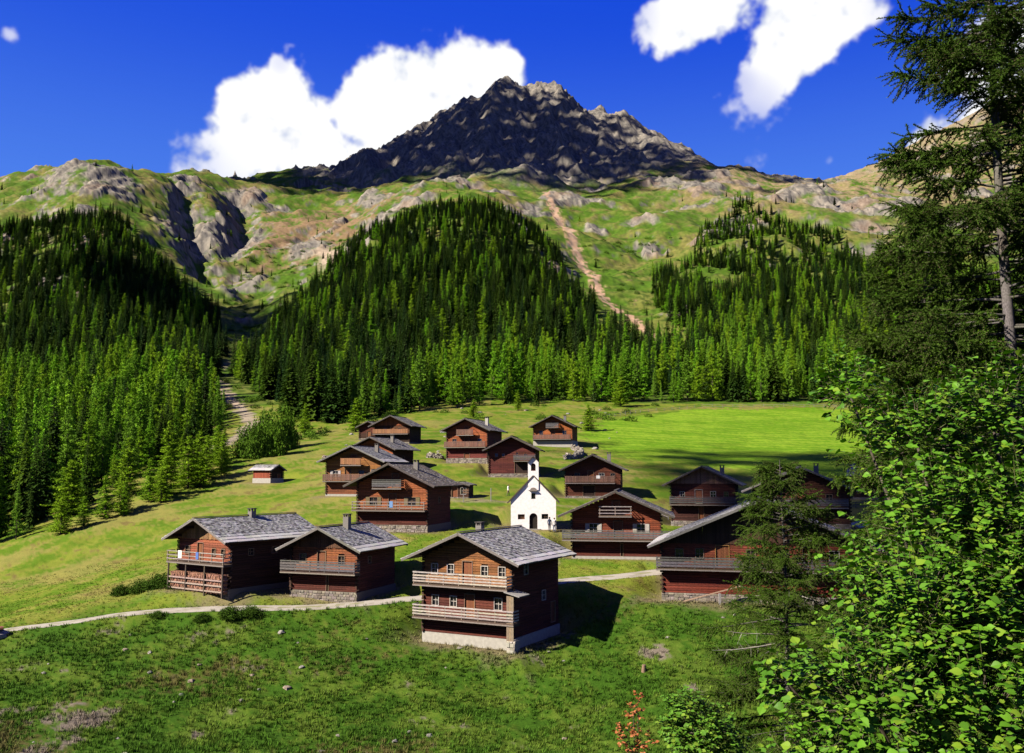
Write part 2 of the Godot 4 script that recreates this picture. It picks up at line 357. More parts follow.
[407.5,407.5,407.5,407.9,409.2,410.6,411.9,413.8,419.8,436.0,436.1,425.6,405.0,382.0,366.1,358.0,361.4,371.8,390.5,401.9,406.2,403.1,389.4,377.0,377.1,384.0,389.9,393.6,393.6,392.0,389.5,387.8,385.8,383.3,381.4,379.8,379.7,379.7,379.7,379.7,379.7,379.7,379.7],
[438.0,438.0,438.0,438.4,440.0,441.6,443.1,445.0,448.6,455.1,458.0,461.0,456.5,433.3,417.7,409.4,411.6,419.4,433.9,444.0,449.9,451.0,438.0,427.7,429.2,435.5,439.9,441.7,440.7,438.6,435.6,430.9,426.4,422.5,420.5,419.7,420.3,421.2,422.0,422.9,423.0,423.0,423.0],
[462.5,462.5,462.5,463.0,464.9,466.7,468.5,470.3,471.7,472.1,475.5,483.8,488.0,475.9,464.5,453.7,456.3,465.0,478.2,488.9,498.5,503.4,491.9,483.7,484.6,488.1,489.5,487.5,483.5,479.6,475.7,469.0,462.8,458.4,456.8,457.0,458.8,460.8,462.9,465.0,465.4,465.4,465.4],
[487.0,487.0,487.0,487.7,489.8,491.9,494.0,495.7,492.2,457.1,474.5,504.0,512.4,511.6,505.6,495.2,499.4,510.6,521.8,541.1,556.1,562.2,553.0,546.0,544.3,542.9,538.8,530.7,519.4,510.6,503.8,498.3,494.5,495.3,496.8,498.8,501.9,505.4,508.8,512.2,513.1,513.1,513.1],
[472.0,472.0,472.0,472.6,474.7,476.8,478.9,480.7,478.2,442.1,458.6,502.1,536.5,544.3,544.9,539.9,546.3,561.6,568.5,599.1,620.5,630.2,621.9,611.4,605.0,597.7,584.9,566.6,549.8,537.9,530.0,525.3,524.9,537.3,545.8,551.3,556.5,561.6,566.7,571.8,573.4,573.4,573.4],
[457.0,457.0,457.0,457.5,459.6,461.8,463.9,465.7,464.1,427.1,442.9,486.5,527.2,564.4,582.6,586.2,595.2,616.1,630.7,674.8,695.4,703.6,694.8,679.1,669.0,656.7,629.0,591.0,573.7,564.3,561.3,556.8,559.1,585.1,602.9,613.6,621.8,629.1,636.4,643.7,646.4,646.4,646.4],
[442.0,442.0,442.0,442.5,444.6,446.7,448.8,450.7,449.9,412.1,427.3,470.9,516.9,581.8,616.5,628.5,639.7,665.0,698.0,755.3,781.6,796.4,782.1,759.1,737.6,707.4,662.5,610.7,594.6,590.3,595.5,595.2,602.1,638.4,665.0,682.1,694.2,703.9,713.7,723.5,727.7,727.7,727.7],
[427.0,427.0,427.0,427.4,429.6,431.7,433.8,435.7,435.6,397.1,411.7,455.3,505.6,596.7,644.6,660.9,673.2,699.1,742.6,801.7,835.7,857.3,842.2,817.1,781.3,732.1,680.5,630.8,617.5,618.6,631.7,639.3,652.9,695.4,729.2,753.3,769.8,782.2,794.5,806.8,812.9,812.9,812.9],
[412.0,412.0,412.0,412.4,414.5,416.6,418.7,420.7,420.7,382.1,396.2,439.8,493.6,609.5,667.5,683.4,695.9,719.3,761.6,814.1,847.1,864.3,855.6,834.9,798.1,746.9,684.6,621.5,634.9,650.8,669.0,685.9,707.6,753.3,792.5,823.8,845.0,859.9,874.7,889.5,897.7,897.7,897.7],
[382.0,382.0,382.0,382.3,384.4,386.6,388.7,390.7,390.7,352.1,365.3,409.0,468.2,632.4,707.1,718.0,729.9,747.9,787.9,829.5,860.3,872.1,872.1,857.0,821.6,761.6,672.8,605.4,676.6,721.0,741.8,775.4,812.8,860.1,905.9,949.6,979.5,998.4,1017.3,1036.2,1048.0,1048.0,1048.0],
[352.0,352.0,352.0,352.3,354.4,356.5,358.6,360.7,360.7,322.1,334.5,378.3,438.5,627.3,712.2,720.2,731.9,747.1,757.4,799.3,830.2,842.1,842.1,826.9,791.1,730.7,641.3,590.8,719.6,788.8,803.7,841.8,885.2,934.2,983.9,1034.4,1068.6,1089.2,1109.7,1130.2,1143.5,1143.5,1143.5],
[307.0,307.0,307.0,307.2,309.3,311.4,313.6,315.7,315.7,277.1,288.6,332.4,389.5,577.5,667.0,675.1,686.6,701.8,711.9,754.1,785.1,797.1,797.1,781.7,745.6,684.5,594.5,548.2,677.9,779.4,858.0,898.2,933.8,988.8,1042.9,1095.8,1130.3,1150.4,1170.5,1190.5,1202.9,1202.9,1202.9],
[262.0,262.0,262.0,262.1,264.3,266.4,268.5,270.6,270.7,232.1,242.9,286.7,341.3,528.7,621.9,629.9,641.5,656.6,666.5,708.9,740.0,752.1,752.1,736.5,700.1,638.6,548.1,505.1,635.5,748.1,847.4,886.4,919.9,977.1,1032.7,1086.4,1119.7,1139.6,1159.6,1179.5,1190.5,1190.5,1190.5]
]
const S0 := -0.84
const DS := 0.04
var rows := PackedFloat32Array()
var table: Array[PackedFloat32Array] = []
var slopes: Array[PackedFloat32Array] = []
var pads := []        # x, d, cos, sin, half width, depth, height

func prepare_ground() -> void:
	for z: float in FAR_ROWS: rows.append(z)
	for r: Array in HEIGHTS: table.append(PackedFloat32Array(r))
	for j in rows.size():
		var m := PackedFloat32Array()
		for i in table[j].size():
			if j == 0: m.append((table[1][i] - table[0][i]) / (rows[1] - rows[0]))
			elif j == rows.size() - 1: m.append((table[j][i] - table[j - 1][i]) / (rows[j] - rows[j - 1]))
			else:
				var d0 := (table[j][i] - table[j - 1][i]) / (rows[j] - rows[j - 1])
				var d1 := (table[j + 1][i] - table[j][i]) / (rows[j + 1] - rows[j])
				m.append(0.0 if d0 * d1 < 0.0 and j > 20 else (d0 * (rows[j + 1] - rows[j]) + d1 * (rows[j] - rows[j - 1])) / (rows[j + 1] - rows[j - 1]))
		slopes.append(m)
	for h: Dictionary in HOUSES:
		var t: float = deg_to_rad(h.turn)
		pads.append([h.x, h.d, cos(t), sin(t), h.w / 2.0 + 0.5, h.l + 0.5, h.y])
	pads.append([2.7, 118.0, 1.0, 0.0, 3.6, 8.0, CHURCH_Y])

func row_at(d: float) -> PackedFloat32Array:           # heights of the 43 columns at one distance
	var j := clampi(rows.bsearch(d, true) - 1, 0, rows.size() - 2)
	var h := rows[j + 1] - rows[j]
	var u := (d - rows[j]) / h
	var a := 2 * u * u * u - 3 * u * u + 1
	var b := (u * u * u - 2 * u * u + u) * h
	var c := 1.0 - a
	var e := (u * u * u - u * u) * h
	var out := PackedFloat32Array()
	out.resize(43)
	for i in 43:
		out[i] = a * table[j][i] + b * slopes[j][i] + c * table[j + 1][i] + e * slopes[j + 1][i]
	return out

func across(r: PackedFloat32Array, s: float) -> float:
	var f := clampf((s - S0) / DS, 0.0, 41.999)
	var i := int(f)
	var u := f - i
	var p0 := r[maxi(i - 1, 0)]
	var p1 := r[i]
	var p2 := r[i + 1]
	var p3 := r[mini(i + 2, 42)]
	return p1 + 0.5 * u * (p2 - p0 + u * (2 * p0 - 5 * p1 + 4 * p2 - p3 + u * (3 * (p1 - p2) + p3 - p0)))

func crags(x: float, d: float) -> float:               # how much bare rock, 0 to 1
	if d < 560.0: return 0.0
	var peak := 1335.0 + 0.0022 * (x - 20.0) * (x - 20.0) - 75.0 * exp(-pow((x - 45.0) / 50.0, 2.0))
	var r := smoothstep(-70.0, 110.0, d - peak + 90.0 * N.hill.get_noise_2d(x * 2.0, d * 2.0)) * (1.0 - smoothstep(430.0, 620.0, x)) * (1.0 - smoothstep(-420.0, -620.0, x))
	var out: float = N.patch.get_noise_2d(x * 0.22 + 50.0, d * 0.22) + 0.35 * N.wide.get_noise_2d(x, d)
	for q: Array in CRAGS:
		var e := pow((x - q[0]) / q[2], 2.0) + pow((d - q[1]) / q[3], 2.0)
		if e < 4.0: r = maxf(r, smoothstep(0.25, 0.6, exp(-e) + 0.35 * N.patch.get_noise_2d(x, d)))
	r = maxf(r, smoothstep(0.17, 0.34, out - 0.20 * (1.0 - smoothstep(700.0, 1100.0, d))))
	return r

func rough(x: float, d: float, rock: float) -> float:
	if d < 330.0:
		var k := smoothstep(30.0, 60.0, d)
		return k * (0.34 * N.hum.get_noise_2d(x, d) + 0.11 * N.fine.get_noise_2d(x, d) * (1.0 - smoothstep(120.0, 200.0, d)))
	var k2 := smoothstep(330.0, 900.0, d)
	var h: float = 0.3 * N.hum.get_noise_2d(x, d) + k2 * (21.0 * N.hill.get_noise_2d(x, d) + 2.4 * N.patch.get_noise_2d(x, d))
	if x < -240.0 and d > 800.0:
		for g: Array in GORGES: h -= 19.0 * exp(-pow((line_gap(x, d, g) + 5.0 * N.patch.get_noise_2d(x, d)) / 17.0, 2.0))
	if rock > 0.01:
		var big := smoothstep(1250.0, 1500.0, d) * (1.0 - smoothstep(170.0, 330.0, x))
		h += rock * (lerpf(9.0, 40.0, big) * k2 * (N.ridge.get_noise_2d(x * 1.0, d * 0.30) - lerpf(0.25, 0.5, big)) + lerpf(5.0, 9.0, big) * N.crag.get_noise_2d(x, d * 0.45))
	return h

func padded(x: float, d: float, h: float) -> float:
	for p: Array in pads:
		var dx: float = x - p[0]
		var dz: float = -(d - p[1])
		if dx * dx + dz * dz > 900.0: continue
		var lx: float = dx * p[2] - dz * p[3]
		var lz: float = dx * p[3] + dz * p[2]
		var o := maxf(absf(lx) - p[4], maxf(lz - 0.6, -lz - p[5]))
		if o < 3.5:
			h = lerpf(p[6] - 0.05, h, smoothstep(0.0, 3.5, maxf(o, 0.0)))
	if d < 150.0:
		var q := path_near(x, d)
		if q.y < 3.6: h = lerpf(q.x, h, smoothstep(1.7, 3.6, q.y))
	return h

func ground_at(x: float, d: float) -> float:           # height of the ground, d metres up the valley
	var h := across(row_at(d), x / (d + 30.0)) + rough(x, d, crags(x, d))
	return padded(x, d, h) if d < 260.0 else h

func spot(x: float, d: float, lift := 0.0) -> Vector3:
	return Vector3(x, ground_at(x, d) + lift, -d)

# the track through the hamlet: x, d
const TRACK := [[-68.0, 86.0], [-53.4, 87.0], [-42.6, 87.6], [-36.0, 87.7], [-29.3, 87.3], [-22.8, 87.1], [-16.2, 87.4], [-9.2, 88.6], [-4.1, 90.2], [0.8, 92.0], [5.9, 93.6], [11.1, 95.3], [15.6, 97.6], [23.2, 103.5], [35.1, 116.4], [46.0, 128.0], [58.9, 137.0], [75.0, 143.0]]
var track := PackedVector3Array()                      # x, height, d, every half metre

func prepare_track() -> void:
	var curve := Curve3D.new()
	for i in TRACK.size():
		var a: Array = TRACK[maxi(i - 1, 0)]
		var b: Array = TRACK[mini(i + 1, TRACK.size() - 1)]
		var t := Vector3(b[0] - a[0], 0, b[1] - a[1]) / 6.0
		curve.add_point(Vector3(TRACK[i][0], 0, TRACK[i][1]), -t, t)
	curve.bake_interval = 0.7
	for p in curve.get_baked_points():
		track.append(Vector3(p.x, across(row_at(p.z), p.x / (p.z + 30.0)) + 0.2 * N.hum.get_noise_2d(p.x * 0.4, p.z * 0.4), p.z))
	for pass_ in 6:
		for i in range(1, track.size() - 1):
			track[i].y = (track[i - 1].y + track[i].y + track[i + 1].y) / 3.0

func path_near(x: float, d: float) -> Vector2:         # height of the track and the distance to it
	if d < 80.0 or track.is_empty(): return Vector2(0, 99)
	var best := 1e9
	var h := 0.0
	var i := 0
	while i < track.size():
		var p := track[i]
		var q := (p.x - x) * (p.x - x) + (p.z - d) * (p.z - d)
		if q < best:
			best = q
			h = p.y
		i += 1 if q < 36.0 else maxi(1, int((sqrt(q) - 5.0) / 0.8))
	return Vector2(h, sqrt(best))

# ---------------------------------------------------------------- what grows where
const FIELD := [[19, 250], [27, 206], [52, 190], [68, 172], [150, 190], [175, 335], [68, 332], [29, 290]]
const WOODS := {
	"left_band": [[-150, 150], [-84, 152], [-79, 158], [-78, 182], [-75, 212], [-80, 250], [-105, 330], [-138, 400], [-232, 410], [-320, 410]],
	"left_hill": [[-320, 410], [-232, 410], [-138, 400], [-171, 520], [-225, 680], [-297, 800], [-411, 930], [-458, 900], [-536, 930], [-760, 950]],
	"spur": [[-101, 330], [-70, 300], [-55, 290], [-32, 318], [-11, 325], [10, 338], [33, 345], [56, 345], [73, 350], [97, 420], [103, 520], [80, 520], [59, 600], [49, 700], [46, 850], [19, 960], [-25, 990], [-80, 980], [-117, 930], [-154, 850], [-178, 750], [-175, 600], [-140, 450]],
	"right": [[73, 350], [134, 348], [186, 345], [290, 345], [560, 700], [370, 850], [304, 760], [350, 950], [317, 1050], [291, 1130], [212, 1000], [170, 850], [123, 800], [107, 650], [108, 520]]}
const GORGES := [[[-439, 1187], [-412, 1127], [-373, 1045], [-339, 961], [-295, 887]], [[-392, 1276], [-357, 1178], [-338, 1096], [-320, 1012]]]
const CRAGS := [[-537, 1110, 40, 45], [-489, 1075, 32, 40], [-372, 1045, 26, 75], [-326, 1092, 22, 75], [-236, 1041, 26, 40], [424, 1145, 45, 40], [340, 1190, 40, 30], [395, 1215, 50, 30], [268, 1255, 36, 30], [300, 1160, 30, 26], [230, 1330, 40, 40], [480, 1100, 50, 40]]        # x, d, half sizes
const FOOTPATHS := [[[-13, 141.0], [-8, 138.5], [0, 139.5], [8, 139.0], [20, 141.0], [34, 138.0]], [[2.7, 116.5], [4.0, 110.0], [4.6, 101.0], [3.0, 93.0]]]
const GULLY := [[46.0, 1240], [48.2, 1185], [55.0, 1107], [62.7, 1031], [67.0, 933], [70.9, 879], [72.6, 811], [73.2, 728], [80.1, 654], [90.7, 582], [94.0, 560]]
const STREAM := [[-215, 1010], [-193, 948], [-185, 900], [-172, 600], [-156, 458], [-140, 423], [-119, 378], [-97, 330], [-86, 301], [-80, 262], [-79, 235]]
var wood_shapes := {}
var field_shape := PackedVector2Array()

func shape_of(a: Array) -> PackedVector2Array:
	var p := PackedVector2Array()
	for q: Array in a: p.append(Vector2(q[0], q[1]))
	return p

func line_gap(x: float, d: float, line: Array) -> float:
	var best := 1e9
	var p := Vector2(x, d)
	for i in line.size() - 1:
		best = minf(best, p.distance_squared_to(Geometry2D.get_closest_point_to_segment(p, Vector2(line[i][0], line[i][1]), Vector2(line[i + 1][0], line[i + 1][1]))))
	return sqrt(best)

func mix3(a: Color, b: Color, t: float) -> Color:
	return a.lerp(b, clampf(t, 0.0, 1.0))

func turf(x: float, d: float, steep: float, rock: float) -> Color:      # the colour of what covers the ground
	var w: float = N.wide.get_noise_2d(x, d)
	var p: float = N.patch.get_noise_2d(x, d)
	var p2: float = N.patch2.get_noise_2d(x, d)
	var s: float = N.spot.get_noise_2d(x, d) if d < 400.0 else N.patch2.get_noise_2d(x * 0.7 + 99.0, d * 0.7)
	if d < 345.0:
		var green := Color(0.125, 0.230, 0.018)
		var straw := Color(0.34, 0.295, 0.10)
		var c := green.lerp(Color(0.240, 0.290, 0.040), smoothstep(-0.35, 0.25, p2 + 0.5 * s))
		c = mix3(c, straw, smoothstep(0.0, 0.40, p + 0.35 * p2 + 0.3 * s - 0.02 + 0.12 * smoothstep(-10.0, -40.0, x)) * 0.62 * smoothstep(85.0, 105.0, d))
		c = mix3(c, Color(0.16, 0.105, 0.05), smoothstep(0.30, 0.5, p2 + 0.4 * s - 0.1) * 0.6)
		if d < 96.0:                                      # the rank, uncut slope below the track
			var k := smoothstep(94.0, 84.0, d + 3.0 * p2)
			var low := Color(0.058, 0.140, 0.013).lerp(Color(0.120, 0.195, 0.025), smoothstep(-0.25, 0.4, p2 + 0.7 * s))
			low = mix3(low, Color(0.13, 0.085, 0.045), smoothstep(0.16, 0.5, p + 0.5 * s + 0.25 * p2 - 0.16 + 0.2 * smoothstep(-15.0, -35.0, x)) * 0.7)
			low = mix3(low, Color(0.25, 0.21, 0.18), smoothstep(0.30, 0.5, p2 + 0.35 * s - 0.22 + 0.62 * smoothstep(-22.0, -36.0, x) * smoothstep(74.0, 62.0, d)))
			c = c.lerp(low, k)
		if d < 260.0:                                     # trodden earth round the houses
			var near := 9.0
			for q: Array in pads:
				var dx: float = x - q[0]
				var dz: float = -(d - q[1])
				if dx * dx + dz * dz > 300.0: continue
				near = minf(near, maxf(absf(dx * q[2] - dz * q[3]) - q[4], maxf(dx * q[3] + dz * q[2] - 0.3, -(dx * q[3] + dz * q[2]) - q[5])))
			if near < 4.0: c = mix3(c, Color(0.30, 0.225, 0.15), smoothstep(2.6, 0.0, near + 2.2 * p2 + 1.2 * s) * 0.75)
		if d < 150.0 and x > -20.0:
			for line: Array in FOOTPATHS:
				c = mix3(c, Color(0.36, 0.30, 0.20), smoothstep(0.9, 0.3, line_gap(x, d, line) + 0.5 * p2) * 0.75)
		if d > 165.0 and x > 15.0 and Geometry2D.is_point_in_polygon(Vector2(x + 7.0 * p2 + 5.0 * s, d + 7.0 * p + 5.0 * s), field_shape):
			c = Color(0.150, 0.320, 0.014).lerp(Color(0.280, 0.450, 0.035), smoothstep(-0.35, 0.4, 0.6 * N.patch.get_noise_2d(x * 0.5, d * 1.6) + 0.55 * s + 0.25 * sin((d + 0.2 * x) * 1.3)))
		if d > 140.0 and x < -60.0:
			var g := line_gap(x, d, STREAM)
			c = mix3(c, Color(0.42, 0.36, 0.28), smoothstep(3.2, 1.2, g + 3.0 * p2) * smoothstep(215.0, 250.0, d))
		return c
	var high := smoothstep(600.0, 1250.0, d)
	var c2 := Color(0.085, 0.172, 0.018).lerp(Color(0.165, 0.215, 0.040), smoothstep(-0.3, 0.35, p + 0.5 * w))
	c2 = mix3(c2, Color(0.27, 0.215, 0.085), smoothstep(0.0, 0.45, w + 0.6 * p + 0.3 * p2) * (0.2 + 0.55 * high))
	c2 = mix3(c2, Color(0.045, 0.090, 0.014), smoothstep(0.08, 0.28, p2 + 0.4 * p) * (0.8 - 0.5 * high))
	c2 = mix3(c2, Color(0.33, 0.26, 0.15), smoothstep(140.0, 330.0, x) * smoothstep(950.0, 1250.0, d) * smoothstep(-0.35, 0.25, p + 0.6 * p2))
	var red := exp(-pow((x + 250.0) / 115.0, 2.0) - pow((d - 1130.0) / 170.0, 2.0))
	c2 = mix3(c2, Color(0.30, 0.195, 0.125), smoothstep(0.35, 0.95, red + 0.8 * p + 0.6 * p2) * 0.9)
	var far_right := smoothstep(1900.0, 2250.0, d)
	var rk := Color(0.27, 0.25, 0.225).lerp(Color(0.42, 0.375, 0.32), smoothstep(-0.25, 0.4, p2 + 0.8 * p))
	rk = mix3(rk, Color(0.15, 0.145, 0.14), smoothstep(0.05, 0.4, N.crag.get_noise_2d(x * 1.5, d * 0.5) * 0.5 + p2))
	rk = mix3(rk, Color(0.30, 0.20, 0.14), smoothstep(0.2, 0.5, w) * 0.5 * (1.0 - smoothstep(1300.0, 1500.0, d)))
	var bare := maxf(rock * smoothstep(0.5, 0.78, steep + 0.25 * rock + 0.3 * p2), smoothstep(0.95, 1.25, steep + 0.25 * p2))
	c2 = mix3(c2, rk, bare)
	if x > 0.0 and x < 140.0 and d < 1300.0:
		var g2 := line_gap(x, d, GULLY)
		var wide := 3.2 + 4.2 * smoothstep(600.0, 1000.0, d) * (1.0 - 0.5 * smoothstep(1050.0, 1250.0, d))
		c2 = mix3(c2, Color(0.50, 0.33, 0.235).lerp(Color(0.40, 0.30, 0.24), smoothstep(-0.2, 0.3, p2)), smoothstep(wide, wide * 0.4, g2 + 8.0 * p2))
	if x < -60.0 and x > -260.0:
		var g3 := line_gap(x, d, STREAM)
		var broad := 3.6 if d < 620.0 else 14.0
		c2 = mix3(c2, Color(0.46, 0.37, 0.29), smoothstep(broad, broad * 0.4, g3 + 6.0 * p2) * (1.0 - smoothstep(470.0, 560.0, d) + smoothstep(860.0, 920.0, d)))
	c2 = mix3(c2, Color(0.36, 0.285, 0.19), far_right * 0.8 * smoothstep(-0.4, 0.2, p + 0.4))
	return c2

func build_terrain() -> void:
	prepare_track()
	field_shape = shape_of(FIELD)
	for k: String in WOODS: wood_shapes[k] = shape_of(WOODS[k])
	var ds := []                                          # distances of the mesh's rows
	var d := -25.0
	while d < 2950.0:
		ds.append(d)
		if d < 50.0: d += 5.0
		elif d < 125.0: d += 0.42
		elif d < 330.0: d += 1.1
		elif d < 345.0: d += 3.0
		elif d < 900.0: d += 4.4
		elif d < 2000.0: d += 4.6
		else: d += 22.0
	var cut := 0
	for i in ds.size():
		if ds[i] <= 345.0: cut = i
	sheet("meadow", ds.slice(0, cut + 1), 760, M.ground)
	sheet("mountain", ds.slice(cut), 900, M.mountain)

func sheet(called: String, ds: Array, columns: int, m: Material) -> void:
	var v := PackedVector3Array()
	var k := PackedInt32Array()
	var rocks := PackedFloat32Array()
	var nr := ds.size()
	for j in nr:
		var d: float = ds[j]
		var r := row_at(d)
		for i in columns:
			var s := -0.8 + 1.6 * i / (columns - 1)
			var x := s * (d + 30.0)
			var rock := crags(x, d)
			var h := across(r, s) + rough(x, d, rock)
			if d < 260.0: h = padded(x, d, h)
			rocks.append(rock)
			v.append(Vector3(x, h, -d))
	var n := PackedVector3Array()
	n.resize(v.size())
	var c := PackedColorArray()
	c.resize(v.size())
	for j in nr:
		for i in columns:
			var q := j * columns + i
			var a := v[j * columns + maxi(i - 1, 0)]
			var b := v[j * columns + mini(i + 1, columns - 1)]
			var e := v[maxi(j - 1, 0) * columns + i]
			var f := v[mini(j + 1, nr - 1) * columns + i]
			var m2 := (b - a).cross(f - e).normalized()
			n[q] = m2
			c[q] = turf(v[q].x, -v[q].z, sqrt(1.0 - m2.y * m2.y) / maxf(m2.y, 0.05), rocks[q])
	for j in nr - 1:
		for i in columns - 1:
			var q := j * columns + i
			k.append(q); k.append(q + columns); k.append(q + 1)
			k.append(q + 1); k.append(q + columns); k.append(q + columns + 1)
	var a := []
	a.resize(Mesh.ARRAY_MAX)
	a[Mesh.ARRAY_VERTEX] = v
	a[Mesh.ARRAY_NORMAL] = n
	a[Mesh.ARRAY_COLOR] = c
	a[Mesh.ARRAY_INDEX] = k
	var mesh := ArrayMesh.new()
	mesh.add_surface_from_arrays(Mesh.PRIMITIVE_TRIANGLES, a)
	var o := part(called, mesh, m, self)
	o.set_meta("kind", "structure")

func build_path() -> void:
	var b := MB.new()
	var last := []
	for i in range(0, track.size()):
		var p := track[i]
		var q := track[mini(i + 1, track.size() - 1)] - track[maxi(i - 1, 0)]
		var side := Vector3(q.z, 0, -q.x).normalized()
		var now := []
		for t in [-1.0, -0.62, -0.2, 0.2, 0.62, 1.0]:
			var w: float = 1.75 + 0.3 * N.patch2.get_noise_2d(p.x * 2.0, p.z * 2.0 + 40.0 * signf(t))
			var x: float = p.x + side.x * t * w
			var z: float = p.z + side.z * t * w
			now.append(Vector3(x, ground_at(x, z) + (0.045 if absf(t) < 0.9 else 0.0), -z))
		if last:
			for j in 5:
				var g: float = N.patch2.get_noise_2d(now[j].x * 3.0, now[j].z * 3.0)
				var col := Color(0.50, 0.465, 0.42).lerp(Color(0.37, 0.34, 0.29), smoothstep(-0.2, 0.4, g))
				if j == 2: col = col.lerp(Color(0.30, 0.30, 0.15), smoothstep(-0.1, 0.3, g + 0.1))
				b.quad(last[j], last[j + 1], now[j + 1], now[j], col)
		last = now
	var o := part("gravel_path", b.mesh(), M.gravel, self)
	o.set_meta("kind", "structure")
# ------------------------------------------------------------------ chalets
const RED := Color(0.150, 0.038, 0.026)
const BROWN := Color(0.088, 0.038, 0.025)
const ORANGE := Color(0.36, 0.150, 0.055)
const DARK := Color(0.058, 0.030, 0.021)
const TAN := Color(0.38, 0.21, 0.10)
const GREY := Color(0.40, 0.38, 0.37)
const PALE := Color(0.62, 0.57, 0.54)
const SLATE := Color(0.33, 0.33, 0.355)
const CHURCH_Y := 12.7

